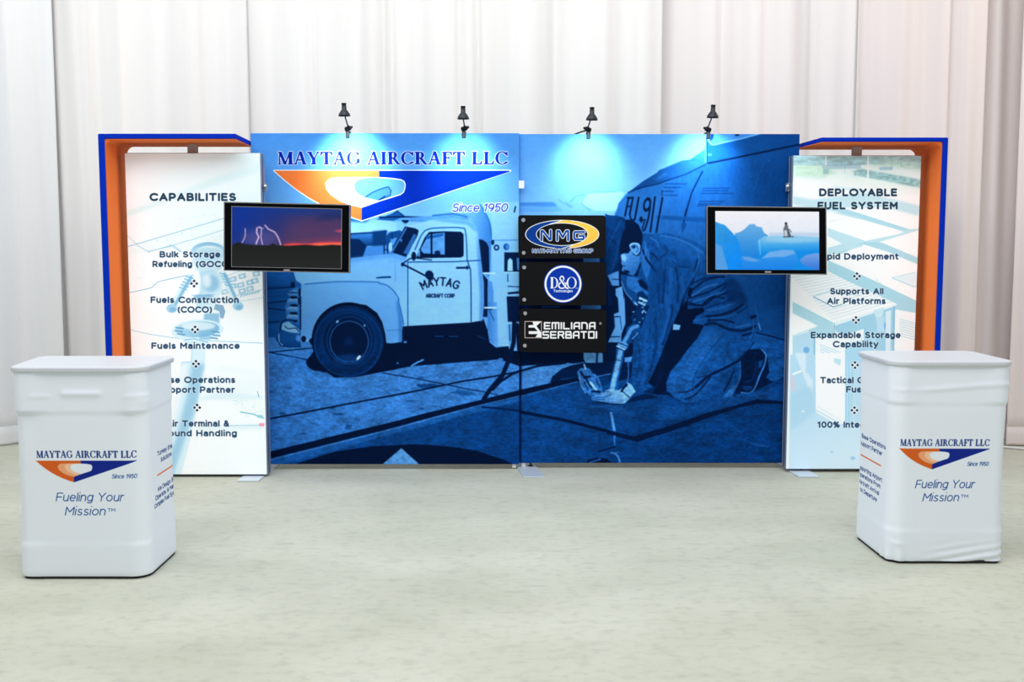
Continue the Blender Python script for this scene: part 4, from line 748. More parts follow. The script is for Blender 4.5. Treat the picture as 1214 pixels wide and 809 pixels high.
    cv.oval(*B(725, 550)[0], 31, 13, b3, .95, rot=-3); cv.oval(*B(725, 543)[0], 26, 9.5, b2, .9, rot=-3, grad=(B(600, 540)[0], B(800, 560)[0], b1)); cv.oval(*B(730, 522)[0], 20, 5, (.95, .985, 1), .7, soft=.8)
    for a, b in ((610, 535), (605, 555), (620, 575), (840, 560), (845, 582), (830, 600)): Ln(B(a-22, b-3, a+22, b+3), 1.9, (.38, .62, .78), .9)
    P(B(740, 570, 815, 560, 800, 625, 735, 630), b1, .6, soft=.8)
    P(B(640, 610, 690, 605, 800, 612, 790, 640, 640, 640), b3); Ln(B(640, 612, 700, 603, 790, 625), .9, b1)
    P(B(690, 660, 780, 650, 770, 809, 620, 809, 625, 755, 690, 750), b3, .9); Ln(B(690, 670, 685, 750, 622, 756, 620, 800), .9, b2)
    P(B(620, 780, 790, 770) + D(770, 20, 730, 230, 690, 450, 620, 715, 480, 715, 560, 400, 590, 200, 620, 20), b3, .95); P(D(690, 0, 770, 10, 720, 280, 640, 500, 570, 715, 500, 715, 590, 480, 660, 200), b1, .62, soft=2.2); P(D(620, 20, 660, 10, 610, 260, 560, 450, 500, 700, 470, 700, 580, 250), (.97, .99, 1), .7, soft=1.5)
    P(D(760, 100, 1150, 100, 1150, 170, 1020, 210, 760, 235), (.90, .96, .985), .5, soft=2); P(D(740, 230, 860, 190, 1150, 210, 1150, 240, 740, 240), (.82, .925, .96), .6, soft=1.5); P(D(800, 60, 1150, 100, 1150, 60, 900, 20), (.9, .96, .98), .5, soft=2)
    P(D(720, 400, 1150, 390, 1150, 430, 720, 440), (.86, .94, .96), .6, soft=1); Ln(D(900, 405, 1150, 402), 1.0, (.68, .84, .90)); P(D(1118, 388, 1152, 388, 1152, 408, 1120, 408), (.96, .62, .70)); P(D(950, 240, 1150, 240, 1150, 370, 1110, 350, 990, 320), (.95, .985, .98), .8)
    for k in range(22): cv.oval(*D(rs.uniform(960, 1150), rs.uniform(240, 350))[0], rs.uniform(.5, 2), .5, (.62, .84, .86), .6)
    Ln(D(1000, 318, 1080, 330, 1150, 358), 1.2, (.42, .72, .84)); Ln(D(1108, 185, 1118, 220), .7, (.3, .5, .6)); cv.oval(*D(1125, 345)[0], 4.2, 2, (.55, .80, .88), .7)
    # words
    pen(cv, 'CAPABILITIES', 228.7, 238.6, 9.2+.5, DKN, 102.5, wt=.25, gap=.42, halo=((1, 1, 1), .8, .35))
    line_text(cv, 'Bulk Storage &', 189.5, 273.5, 305.3, 6.6); line_text(cv, 'Refueling (GOCO)', 181, 275.5, 316.8, 6.6)
    line_text(cv, 'Fuels Construction', 178.7, 283.2, 359.3, 6.8); line_text(cv, '(COCO)', 210.8, 251.5, 370.9, 6.8)
    line_text(cv, 'Fuels Maintenance', 179.7, 284.3, 413.8, 6.8); line_text(cv, 'Base Operations', 188, 279, 454.2, 6.8); line_text(cv, 'Support Partner', 188, 278.6, 465.9, 6.8)
    line_text(cv, 'Air Terminal &', 196.5, 272, 506, 6.8); line_text(cv, 'Ground Handling', 184.5, 281, 517.5, 6.8)
    for x, y in ((230.3, 336.4), (231.4, 391), (232.5, 431.6), (233.8, 483.5)): clover(cv, x, y)
    return cv.image('light_box_print_capabilities', 1.0)

def art_right_box():
    cv = Canvas(cx0, cx1, cz0, cz1, 440, on(BOX_R), (.95, .98, .99), 168.0)
    P, Ln = cv.poly, cv.line
    A, B, D = Z(920, 150, 5.396), Z(920, 290, 5.396), Z(920, 430, 5.396)
    s1, s2, s3 = (.66, .85, .91), (.76, .90, .945), (.86, .945, .975); wh = (.99, .995, 1)
    P([(935, 180), (1100, 180), (1100, 235), (935, 235)], (.90, .97, .97), noise=(6, .04, 3))
    P(A(110, 190, 930, 190, 930, 262, 700, 240, 480, 250, 300, 255, 110, 250), (.66, .82, .85), noise=(3, .2, 2)); P(A(110, 250, 300, 250, 400, 290, 300, 330, 110, 320), (.80, .93, .86), soft=2, noise=(3, .08, 2)); P(A(700, 205, 930, 225, 930, 280, 600, 250), (.74, .89, .86), .8, soft=2, noise=(2, .12, 2))
    P(A(490, 285, 540, 270, 700, 300, 930, 340, 930, 400, 700, 350, 500, 312), (.55, .74, .76), .85, soft=.7, noise=(2, .25, 2)); P(A(320, 320, 700, 360, 930, 400, 930, 440, 600, 380, 320, 350), (.93, .98, .96), soft=2); P(A(290, 245, 540, 235, 545, 270, 300, 275), (.60, .77, .84), .6); P(A(660, 262, 745, 258, 745, 280, 660, 280), (.5, .72, .82), .6); P(A(300, 275, 335, 275, 335, 305, 300, 305), (.5, .7, .75), .6)
    P(A(315, 190, 322, 190, 322, 250, 315, 250), wh); P(A(583, 190, 592, 190, 592, 370, 583, 370), wh); Ln(A(440, 190, 440, 300), .5, (.6, .75, .8)); Ln(A(800, 190, 800, 260), .5, (.6, .75, .8))
    P(A(110, 330, 300, 350, 930, 430, 930, 810, 110, 810), wh, soft=3)
    P(A(110, 445, 230, 470, 560, 420, 930, 510, 930, 578, 700, 520, 400, 520, 330, 545, 110, 500), s2, .9, soft=1); P(A(350, 375, 560, 400, 620, 420, 540, 430, 350, 385), s3, soft=.7)
    P(A(330, 545, 560, 570, 830, 660, 930, 650, 930, 690, 700, 740, 600, 760, 560, 735, 780, 690, 820, 672, 560, 600), s2); P(A(320, 530, 450, 530, 860, 660, 810, 672, 520, 580), (.70, .87, .93)); P(A(330, 650, 580, 735, 560, 770, 420, 809, 330, 770), s2); P(A(330, 700, 420, 750, 330, 780), wh); P(A(340, 605, 470, 580, 340, 612), s3)
    P(A(660, 740, 930, 660, 930, 809, 780, 809), wh); P(A(560, 740, 680, 745, 930, 850) + B(910, 130, 700, 50, 560, 0), s1, .9); P(A(330, 800, 560, 745, 600, 770, 420, 825), s1)
    # container roofs
    P(B(330, 95, 560, 0, 720, 50, 910, 130, 910, 360, 720, 290, 510, 190, 330, 110), wh); P(B(330, 100, 560, 200, 910, 365, 900, 440, 760, 415, 740, 380, 330, 170), s1, .95)
    P(B(330, 20, 540, 0, 560, 10, 330, 70), s2); P(B(740, 212, 890, 178, 908, 182, 908, 270, 880, 272), (.90, .96, .98)); Ln(B(740, 214, 880, 272, 908, 266), 1.0, s1); Ln(B(740, 212, 890, 178), .9, s2)
    P(B(105, 205, 330, 175, 770, 380, 375, 505, 105, 365), wh)
    for k in range(17): f = k/17; Ln(B(105+f*265, 212+f*285, 330+f*430, 178+f*200), .8, (.72, .86, .93), .9)
    P(B(240, 335, 350, 300, 480, 345, 372, 400), (.97, .99, 1)); Ln(B(240, 335, 365, 400, 420, 385), 1.1, (.45, .66, .78)); Ln(B(240, 332, 350, 300, 540, 330), .8, s1)
    for k in range(9): Ln(B(640+k*18, 225+k*16, 650+k*18, 232+k*16), .8, s1)
    P(B(105, 365, 365, 500, 370, 600, 250, 590, 105, 470), s1, .9); P(B(370, 500, 770, 385, 750, 420, 740, 700, 560, 700, 560, 540, 440, 580, 380, 560), (.64, .83, .92)); P(B(365, 500, 770, 378, 770, 392, 375, 520), (.90, .96, .98)); Ln(B(372, 505, 372, 600), 1, (.5, .7, .8))
    P(B(105, 440, 265, 520, 105, 590), wh); Ln(B(105, 585, 265, 525), 1.4, s2); P(B(105, 590, 250, 545, 245, 809, 105, 809), (.72, .87, .95)); P(B(620, 420, 690, 400, 680, 460, 640, 470), (.8, .92, .97)); cv.oval(*B(692, 520)[0], 3.6, 3.2, (.40, .66, .90), .8, soft=.5); P(B(700, 430, 735, 420, 730, 700, 700, 700), (.86, .94, .98)); P(B(640, 470, 690, 460, 690, 560, 645, 560), (.75, .89, .96))
    Ln(B(755, 400, 748, 700), 2.4, (.56, .77, .87)); Ln(B(245, 560, 245, 809), 2, (.56, .77, .87)); Ln(B(570, 540, 565, 700), 1.2, (.56, .77, .87))
    P(B(770, 420, 910, 450, 910, 810, 760, 810), (.965, .985, .995)); 
    for k in range(8): Ln(B(790, 478+k*15, 895, 506+k*15), .8, s1)
    P(B(570, 560, 640, 560, 640, 700, 560, 700), (.72, .88, .95)); P(B(265, 600, 440, 640, 440, 900, 265, 900), (.97, .99, 1))
    for k in range(8): Ln(B(280, 640+k*15, 410, 690+k*15), .8, s1)
    for x in (480, 500, 545, 590): Ln(B(x, 590, x, 809), 1.4, (.78, .90, .96))
    # lower part
    P(B(440, 640, 620, 600, 620, 809, 440, 809) + D(440, 0, 540, 0, 540, 400, 440, 400), (.68, .86, .95)); P(D(540, -40, 1000, -40, 1000, 700, 540, 700), (.72, .87, .95))
    P(D(90, -50, 250, -50, 255, 320, 380, 390, 560, 400, 1000, 400, 1000, 700, 80, 700), (.72, .87, .955), grad=(D(100, 200)[0], D(300, 680)[0], (.84, .93, .985))); P(D(120, -60, 190, -60, 190, 60, 235, 110, 235, 200, 200, 150), (.86, .94, .985), .9, soft=.8); P(D(92, 210, 230, 150, 250, 320, 92, 440), (.66, .83, .93), .5, soft=2)
    cv.oval(*B(193, 675)[0], 3.6, 3.8, (.40, .66, .90), .8, soft=.5); P(D(255, -60, 440, -60, 440, 390, 380, 380, 255, 305), (.98, .99, 1)); Ln(D(258, 305, 400, 385), 1.0, s1); Ln(D(270, 285, 420, 375), .5, s1); P(D(370, -30, 415, -20, 410, 20, 370, 0), s2); P(D(105, 70, 160, 48, 160, 60, 105, 82), (1, 1, 1)); P(D(95, 80, 115, 90, 130, 180, 105, 190, 92, 140), (.90, .80, .86), .6, soft=.6); P(D(500, 0, 540, 0, 540, 400, 480, 400), (.76, .89, .96), .8)
    for x in (455, 475, 500): Ln(D(x, 0, x, 390), .7, (.8, .92, .98))
    rs = random.Random(8); cv.oval(*D(490, 612)[0], 3, 2, (.58, .77, .88), .8, soft=.4); cv.oval(*D(355, 572)[0], 2.2, 1.2, (.62, .8, .9), .7, soft=.4); cv.oval(*D(172, 312)[0], 1.2, 1.2, (1, 1, 1))
    pen(cv, 'DEPLOYABLE', 1017.2, 232.9, 8.8+.5, DKN, 92.5, wt=.25, gap=.42, halo=((1, 1, 1), .8, .35)); pen(cv, 'FUEL SYSTEM', 1016.5, 248.5, 8.6+.5, DKN, 95, wt=.25, gap=.42, halo=((1, 1, 1), .8, .35))
    line_text(cv, 'Rapid Deployment', 967, 1065, 307.8, 6.8); line_text(cv, 'Supports All', 983.8, 1047.2, 349, 6.6); line_text(cv, 'Air Platforms', 980.3, 1049.8, 360.6, 6.6)
    line_text(cv, 'Expandable Storage', 961, 1067.5, 401, 6.8); line_text(cv, 'Capability', 987.2, 1041.2, 411.9, 6.8); line_text(cv, 'Tactical Ground', 972.2, 1053, 454.5, 6.8); line_text(cv, 'Fuel', 1003, 1024, 465.5, 6.8); line_text(cv, '100% Integrated', 969, 1053, 507.3, 6.8)
    for x, y in ((1015.8, 327.6), (1014.6, 379.6), (1013.5, 433), (1012.8, 486.6)): clover(cv, x, y, 1.8)
    return cv.image('light_box_print_deployable', 1.0)

# ---- screens
TV_L, TV_R = 6.95, 7.08
def art_storm():
    x0 = at(275, 280, TV_L)[0]; x1 = at(405.5, 280, TV_L)[0]; z1 = at(340, 244, TV_L)[1]; z0 = at(340, 319, TV_L)[1]
    cv = Canvas(x0, x1, z0, z1, 420, on(TV_L), (.10, .11, .12), 179.5); P, Ln = cv.poly, cv.line; A = Z(255, 225, 6.937)
    P([(270, 240), (410, 240), (410, 300), (270, 300)], (.03, .20, .58), grad=((300, 244), (345, 292), (.27, .20, .38)))
    P(A(150, 140, 1060, 140, 1060, 230, 700, 210, 300, 170, 150, 160), (.05, .22, .55), .6, soft=3); P(A(600, 250, 1060, 250, 1060, 440, 560, 450), (.36, .24, .40), .55, soft=6); P(A(900, 200, 1060, 190, 1060, 230, 800, 260), (.09, .16, .38), .8, soft=3)
    P(A(560, 430, 1060, 380, 1060, 470, 560, 470), (.50, .24, .38), .7, soft=2); P(A(560, 452, 640, 440, 760, 445, 860, 432, 1060, 428, 1060, 470, 560, 470), (1., .30, .30), .95, soft=.5); P(A(980, 335, 1060, 325, 1060, 350, 1010, 350), (.85, .28, .40), .8, soft=.6); P(A(800, 445, 1060, 440, 1060, 462, 820, 465), (1, .48, .32), .8, soft=.5)
    cv.oval(*A(370, 400)[0], 22, 10, (.42, .38, .62), .45, soft=4)
    for a, w_ in ((A(248, 320, 250, 370, 240, 405, 222, 435), 1.0), (A(345, 315, 342, 350, 360, 390, 345, 425, 338, 445), 1.6), (A(358, 305, 382, 320, 378, 390, 390, 450), 1.1), (A(410, 292, 440, 325, 490, 348, 515, 385, 530, 420, 540, 455), 1.4), (A(345, 318, 365, 305, 400, 320), .7)):
        Ln(a, w_*1.7, (.62, .50, .75), .4); Ln(a, w_*.65, (1, .88, .93))
    P(A(140, 455, 180, 435, 205, 432, 240, 448, 330, 455, 440, 458, 480, 440, 500, 455, 600, 460, 740, 452, 860, 460, 960, 452, 1060, 458, 1060, 680, 140, 660), (.11, .115, .115), grad=((340, 290), (340, 320), (.14, .15, .15)))
    cv.photo(.03, 5, 0)
    return cv.image('screen_storm', 1.0), x0, x1, z0, z1
def art_ice():
    x0 = at(847.5, 290, TV_R)[0]; x1 = at(972, 290, TV_R)[0]; z1 = at(910, 249, TV_R)[1]; z0 = at(910, 321, TV_R)[1]
    cv = Canvas(x0, x1, z0, z1, 420, on(TV_R), (.93, .95, .98), 176.0); P, Ln = cv.poly, cv.line; A = Z(825, 230, 6.937)
    P(A(150, 130, 1020, 130, 1020, 360, 150, 360), (.97, .97, .99), grad=((900, 250), (900, 280), (.90, .93, .98))); P(A(600, 320, 1020, 320, 1020, 350, 600, 350), (.72, .82, .92), .8, soft=1)
    P(A(320, 325, 360, 315, 400, 290, 440, 250, 480, 248, 500, 268, 540, 275, 560, 320, 590, 340, 590, 640, 320, 640), (.46, .72, .92), grad=((880, 262), (880, 305), (.10, .52, .88)), sm=False)
    P(A(510, 385, 560, 350, 780, 345, 1020, 358, 1020, 640, 510, 640), (.50, .78, .94), grad=((920, 281), (920, 300), (.05, .56, .92))); P(A(600, 350, 1020, 358, 1020, 390, 800, 405, 560, 390), (.62, .83, .95), .7, soft=1.2); Ln(A(520, 380, 530, 500), 1, (.6, .85, 1), .7)
    P(A(150, 225, 200, 245, 235, 255, 290, 310, 335, 360, 360, 420, 380, 520, 400, 640, 150, 640), (.22, .62, .90), grad=((850, 265), (880, 300), (.04, .55, .96)), noise=(6, .06, 1)); P(A(150, 405, 215, 430, 230, 500, 270, 640, 150, 640), (.36, .64, .90), .9, soft=.4)
    P(A(370, 510, 440, 520, 520, 545, 600, 480, 720, 458, 800, 462, 830, 500, 840, 560, 780, 640, 380, 640), (.24, .62, .93), grad=((890, 296), (890, 320), (.08, .52, .93))); P(A(540, 530, 600, 480, 720, 460, 800, 465, 820, 490, 720, 520, 640, 520), (.50, .72, .94), .8, soft=.6); P(A(380, 515, 440, 518, 530, 550, 480, 560, 400, 545), (.45, .66, .92), .8, soft=.6)
    P(A(850, 545, 900, 505, 980, 488, 1020, 490, 1020, 640, 950, 610, 880, 585), (.46, .64, .90), .95, grad=((960, 303), (960, 318), (.25, .48, .88)))
    P(A(735, 250, 755, 255, 760, 285, 775, 330, 770, 350, 725, 350, 718, 290), (.42, .45, .50)); P(A(725, 300, 750, 300, 750, 350, 730, 350), (.78, .84, .88)); cv.oval(*A(740, 244)[0], 1.5, 1.5, (.10, .10, .12)); Ln(A(720, 355, 800, 352), 1, (.2, .2, .25)); Ln(A(765, 290, 785, 315), .8, (.25, .25, .3)); Ln(A(755, 300, 775, 345), 1.4, (.25, .25, .3))
    cv.photo(.015, 6, 0)
    return cv.image('screen_iceberg', 1.0), x0, x1, z0, z1

# ---- three black sign boards
SB = 7.49
def board_canvas(a, b, y0, y1):
    x0, z1 = at(a, y0, SB); x1, z0 = at(b, y1, SB); return Canvas(x0, x1, z0, z1, 640, on(SB), (.085, .088, .095), 167)
def art_board_1():
    cv = board_canvas(614.5, 718.5, 255.3, 306); P, Ln = cv.poly, cv.line; K = Z(610, 250)
    Y, Bl, Wh = (.98, .76, .30), (.05, .24, .56), (.95, .96, .97)
    cx, cy = K(404, 200)[0]
    cv.oval(cx, cy, 44, 17.2, Wh); cv.oval(cx, cy, 43, 16.3, Bl)
    P([(cx+1, cy-17)] + [(cx+43*math.cos(t), cy+16.3*math.sin(t)) for t in np.linspace(-PI/2, PI/2, 30)] + [(cx-2, cy+17)], Y)
    P(K(400, 80, 480, 82, 470, 100, 330, 118, 360, 92), Y); P(K(410, 322, 340, 318, 360, 305, 480, 290, 460, 318), Bl)
    Ln(K(405, 82, 300, 112), .8, Wh); Ln(K(405, 320, 500, 290), .8, Wh)
    cv.oval(cx-.2, cy, 31, 13.8, Wh); cv.oval(cx-.2, cy, 30.1, 13, (.085, .088, .095))
    def st(pts, w_): 
        for a in pts: Ln(a, w_+1.5, Wh)
        for a in pts: Ln(a, w_, (.05, .27, .62))
    st([K(228, 250, 228, 172, 240, 172, 298, 244, 306, 244, 306, 168)], 2.3)
    st([K(362, 250, 362, 172, 378, 172, 408, 225, 438, 172, 454, 172, 454, 250)], 2.3)
    st([K(590, 180, 512, 180, 506, 190, 506, 232, 512, 242, 580, 242, 586, 236, 586, 214, 550, 214)], 2.3)
    pen(cv, 'NATI-MAYTAG GROUP', K(408, 0)[0][0], K(0, 357)[0][1], 4.6, (.06, .28, .62), 72, wt=.19, gap=.3, halo=((.95, .96, .97), .55, .95))
    return cv.image('sign_print_oval', 1.0), cv
def art_board_2():
    cv = board_canvas(615.3, 719, 310.6, 362); K = Z(610, 250); cx, cy = K(410, 620)[0]; Wh = (.96, .96, .97); Bl = (.05, .22, .66)
    cv.oval(cx, cy, 23, 22.7, Bl); cv.oval(cx, cy, 21.9, 21.7, Wh); cv.oval(cx, cy, 19.6, 19.4, Bl)
    serif_text(cv, 'D', K(300, 0)[0][0], K(0, 658)[0][1], 13.4, Wh, 10.4); serif_text(cv, 'O', K(438, 0)[0][0], K(0, 658)[0][1], 13.4, Wh, 12.6)
    cv.oval(*K(400, 578)[0], 3.6, 4.6, Bl); cv.oval(*K(400, 578)[0], 3.0, 4.0, Wh, hole=.55, rot=10); cv.oval(*K(403, 632)[0], 5.8, 5.0, Bl, rot=-8); cv.oval(*K(403, 632)[0], 5.1, 4.3, Wh, hole=.64, rot=-8)
    Ln_ = cv.line; Ln_(K(388, 585, 440, 655, 452, 660), 3.0, Bl); Ln_(K(386, 580, 436, 652, 452, 658), 1.9, Wh); Ln_(K(425, 610, 448, 612), .8, Wh); Ln_(K(440, 612, 428, 645), .9, Wh)
    pen(cv, 'Technologies', K(411, 0)[0][0], K(0, 691)[0][1], 3.3, Wh, 23.2, wt=.17, gap=.2); pen(cv, 'TM', K(526, 0)[0][0], K(0, 662)[0][1], 1.4, Wh, 3, wt=.2)
    return cv.image('sign_print_round', 1.0), cv
def art_board_3():
    cv = board_canvas(616.3, 719, 366.2, 417); P, Ln = cv.poly, cv.line; m = Z(610, 350); Wh = (.96, .96, .97)
    Ln(m(88, 224, 228, 224, 228, 362, 88, 362), .8, (.85, .75, .76), closed=True)
    P(m(152, 226, 226, 226, 186, 262, 226, 318, 226, 360, 176, 356, 196, 330, 120, 330, 120, 306, 196, 306, 168, 276, 118, 276, 118, 256, 160, 252), Wh)
    def tech(txt, x, y, wch, h, gap, wd):
        sh = {'E': [(1, 0, 0, 0, 0, 1, 1, 1), (0, .5, .9, .5)], 'M': [(0, 1, 0, 0, 1, 0, 1, 1), (.5, 0, .5, 1)], 'I': [(0, 0, 0, 1)], 'L': [(0, 0, 0, 1, 1, 1)], 'A': [(0, 1, 0, .25, .25, 0, 1, 0, 1, 1), (0, .6, 1, .6)], 'N': [(0, 1, 0, 0, .75, 0, 1, .25, 1, 1)],
              'S': [(1, 0, .1, 0, 0, .1, 0, .4, .1, .5, .9, .5, 1, .6, 1, .9, .9, 1, 0, 1)], 'R': [(0, 1, 0, 0, .9, 0, 1, .1, 1, .4, .9, .5, 0, .5), (.6, .5, 1, 1)], 'B': [(0, 0, .9, 0, .95, .45, 0, .5, 1, .55, 1, 1, 0, 1, 0, 0)], 'T': [(0, 0, 1, 0), (.5, 0, .5, 1)], 'O': [(0, 0, 1, 0, 1, 1, 0, 1, 0, 0)]}
        for ch in txt:
            w_ = 0 if ch == 'I' else (wch*1.25 if ch == 'M' else wch)
            for p in sh[ch]: Ln(m(*[v for i in range(0, len(p), 2) for v in (x+p[i]*w_, y+p[i+1]*h)]), wd, Wh)
            x += w_+gap
    tech('EMILIANA', 254, 235, 44, 50, 21.5, 1.9); tech('SERBATOI', 242, 311, 44, 52, 20.5, 1.9)
    cv.oval(*m(727, 240)[0], 1.4, 1.4, (.8, .8, .8), hole=.55)
    return cv.image('sign_print_block', 1.0), cv

# ---- counters: printed band unrolled from the front edge round the inner side (metres along, metres up)
def art_counter(side, P0, texts, rot=0):
    """P0: start X of the front face; drawing units metres (s, z)"""
    cv = Canvas(0, 1.75, 0, 1.0, 560, None, (.925, .95, .975))
    Or, Bl, Tx = (.86, .38, .11), (.0, .13, .54), (.05, .23, .54)
    def f(pp): return P0(pp)
    def em(a, b, c, d): 
        (s0, z1), (s1, _) = P0((a, c)), P0((b, c)); z0 = P0((a, d))[1]; return s0, s1, z1, z0
    tx = texts
    s0, s1, zt, zb = em(*tx['emblem']); emblem(cv, s0, s1, zt, zb, Or, Bl, (.95, .66, .46), (.97, .78, .63))
    a, b, yb, cap = tx['title']; (s0, zb) = P0((a, yb)); s1 = P0((b, yb))[0]; serif_text(cv, 'MAYTAG AIRCRAFT LLC', s0, zb, cap, (.04, .16, .48), s1-s0, ysign=1, halo=((.62, .66, .74), .0015, .35))
    a, b, yb, cap = tx['since']; s0, zb = P0((a, yb)); s1 = P0((b, yb))[0]; pen(cv, 'Since 1950', (s0+s1)/2-.003, zb, cap, Tx, (s1-s0)*.95, wt=.13, gap=.24, slant=.2, ysign=1)
    for k, t in (('l1', 'Fueling Your'), ('l2', 'Mission')):
        a, b, yb, cap = tx[k]; s0, zb = P0((a, yb)); s1 = P0((b, yb))[0]; pen(cv, t, (s0+s1)/2-.004, zb, cap, Tx, (s1-s0)*.97, wt=.10, gap=.23, slant=.2, ysign=1)
    a, b, yb, cap = tx['tm']; s0, zb = P0((a, yb)); s1 = P0((b, yb))[0]; pen(cv, 'TM', (s0+s1)/2, zb, cap, Tx, s1-s0, wt=.14, gap=.25, ysign=1)
    for t, sc, z, wd in tx['side']: pen(cv, t, sc, z, .024, (.05, .18, .46), wd, wt=.20, gap=.24, ysign=1)
    s0, s1, z = tx['bar']; cv.line([(s0, z), (s1, z)], .007, (.90, .40, .14))
    return cv.image('counter_print_'+side, 1.0)
# ------------------------------------------------------------------ floor and drapes
fm = bpy.data.materials.new('pale_carpet'); fm.use_nodes = True; nt = fm.node_tree; b = nt.nodes['Principled BSDF']
tc = nt.nodes.new('ShaderNodeTexCoord')
def nz(scale, detail, stretch=(1, 1, 1)):
    mp = nt.nodes.new('ShaderNodeMapping'); mp.inputs['Scale'].default_value = stretch; nt.links.new(tc.outputs['Object'], mp.inputs[0])
    n = nt.nodes.new('ShaderNodeTexNoise'); n.inputs['Scale'].default_value = scale; n.inputs['Detail'].default_value = detail; nt.links.new(mp.outputs[0], n.inputs['Vector']); return n
def ramp(src, c0, c1, p0, p1):
    r = nt.nodes.new('ShaderNodeValToRGB'); nt.links.new(src.outputs[0], r.inputs[0]); r.color_ramp.elements[0].color = c0; r.color_ramp.elements[1].color = c1
    r.color_ramp.elements[0].position = p0; r.color_ramp.elements[1].position = p1; return r
def mixn(a, bb, blend, fac):
    m = nt.nodes.new('ShaderNodeMix'); m.data_type = 'RGBA'; m.blend_type = blend; m.inputs[0].default_value = fac
    nt.links.new(a.outputs[0] if a.bl_idname != 'ShaderNodeMix' else a.outputs[2], m.inputs[6]); nt.links.new(bb.outputs[0], m.inputs[7]); return m
g = lambda v: (v, v, v, 1)
n1 = ramp(nz(1.1, 6, (1, 1.6, 1)), S(196, 198, 180), S(214, 215, 199), .30, .72)
m1 = mixn(n1, ramp(nz(260, 4), g(.74), g(1.0), .3, .72), 'MULTIPLY', .7)
m2 = mixn(m1, ramp(nz(16, 9, (1, 1.4, 1)), g(.82), g(1.0), .26, .50), 'MULTIPLY', .75)
m3 = mixn(m2, ramp(nz(6.5, 9, (.9, 1.6, 1)), g(.86), g(1.0), .30, .44), 'MULTIPLY', .7)
nt.links.new(m3.outputs[2], b.inputs['Base Color']); b.inputs['Roughness'].default_value = .72; b.inputs['Specular IOR Level'].default_value = .3
bp = nt.nodes.new('ShaderNodeBump'); bp.inputs['Strength'].default_value = .25; bp.inputs['Distance'].default_value = .004; nn = nz(180, 4); nt.links.new(nn.outputs[0], bp.inputs['Height']); nt.links.new(bp.outputs[0], b.inputs['Normal'])
bm = bmesh.new(); v = [bm.verts.new(p) for p in ((-9, -3, 0), (9, -3, 0), (9, 12, 0), (-9, 12, 0))]; bm.faces.new(v)
fl = obj('floor', bm, fm, keep=True); fl['kind'] = 'structure'

def drape_mat(name, c):
    m = mat(name, c, 0.85, noise=(3.0, .03, (1, 1, .15)), spec=.15, bump=(500, .12))
    return m
DR = [drape_mat('drape_grey_white', S(232, 232, 232)), drape_mat('drape_white', S(241, 237, 234)), drape_mat('drape_warm_white', S(242, 234, 231)), drape_mat('drape_rose_white', S(236, 224, 220))]
def drape(label, xa, xb, ymid, mi, seed, folds, depth, mirror=False):
    """xa..xb metres; folds: list of (centre fraction, width m, depth m) on top of a soft ripple"""
    rs = random.Random(seed); bm = bmesh.new(); n = int((xb-xa)/.018); zs = [0.012, .03, .09, .155, .16, .165, .25, .6, 1.0, 1.5, 2.0, 2.5, 3.0, 3.6, 4.2]
    ph = [(rs.uniform(0, 6.28), rs.uniform(0, 6.28)) for _ in range(5)]; wl = [rs.uniform(.45, .6), rs.uniform(.26, .34), rs.uniform(.15, .19), rs.uniform(.9, 1.2)]; am = [.034, .018, .006, .03]
    rows = []
    for z in zs:
        row = []
        for i in range(n+1):
            x = xa+(xb-xa)*i/n; zz = z*.10
            d = sum(a*math.sin(2*PI*(x+.03*math.sin(z*.7+p[1]))/l+p[0]+zz*(k-1)*.6) for k, (a, l, p) in enumerate(zip(am, wl, ph)))*depth
            for f, wf, df in folds: d += df*math.exp(-((x-(xa+(xb-xa)*f)-.01*math.sin(z*1.3))/wf)**2)
            if abs(z-.16) < .002: d += .006
            row.append(bm.verts.new((x, ymid+d, z)))
        rows.append(row)
    for a, b_ in zip(rows[:-1], rows[1:]):
        for i in range(n): bm.faces.new((a[i], a[i+1], b_[i+1], b_[i]))

    o = obj('drape', bm, DR[mi], smooth=True, keep=True); s = o.modifiers.new('cloth', 'SOLIDIFY'); s.thickness = .004; s.offset = 0
    return tag(o, label, 'curtain', 'white pipe-and-drape panels behind the booth')
DY = 8.52
xd = lambda px: at(px, 250, DY)[0]
drape('white drape at the far left edge of the hall', xd(-190), xd(62)+.1, DY-.05, 0, 1, [(.80, .06, -.04), (.90, .05, .03)], 1.0)
drape('white drape behind the tall left panel and left counter', xd(50), xd(292)+.04, DY, 1, 5, [(.1, .04, -.05), (.25, .05, .05), (.75, .05, .04)], .95)
drape('white drape above the left of the truck mural', xd(286), xd(458)-.005, DY+.01, 1, 12, [(.3, .05, .03), (.55, .03, .04), (.85, .05, -.05)], 1.0)
drape('white drape above the meeting of the two murals', xd(456), xd(784)-.01, DY-.03, 1, 9, [(.03, .03, .06), (.28, .03, -.05), (.345, .025, .06), (.62, .04, .05), (.8, .06, -.04)], .9)
drape('cream white drape above the fuselage mural', xd(784), xd(1010)-.01, DY+.05, 2, 3, [(.3, .03, .05), (.5, .035, -.05), (.8, .03, .05)], 1.0)
drape('rosy white drape behind the tall right panel', xd(1008), xd(1150)+.06, DY-.09, 3, 17, [(.05, .03, .05), (.45, .05, -.04), (.75, .04, .045)], 1.0)
drape('greyish rose drape at the far right edge of the hall', xd(1143), xd(1186)+.5, DY+.06, 3, 21, [(.2, .05, .05)], .9)
drape('rose drape overlapping in front at the right picture edge', xd(1186)+.08, xd(1400), DY-.10, 3, 33, [(.02, .05, .02)], .6)
bm = tube(bmesh.new(), [(at(1150, 520, 8.55)[0], 8.36, .012), (at(1187, 520, 8.4)[0], 8.34, .012), (at(1200, 525, 8.4)[0], 8.29, .012), (at(1216, 528, 8.4)[0], 8.20, .012)], .010)
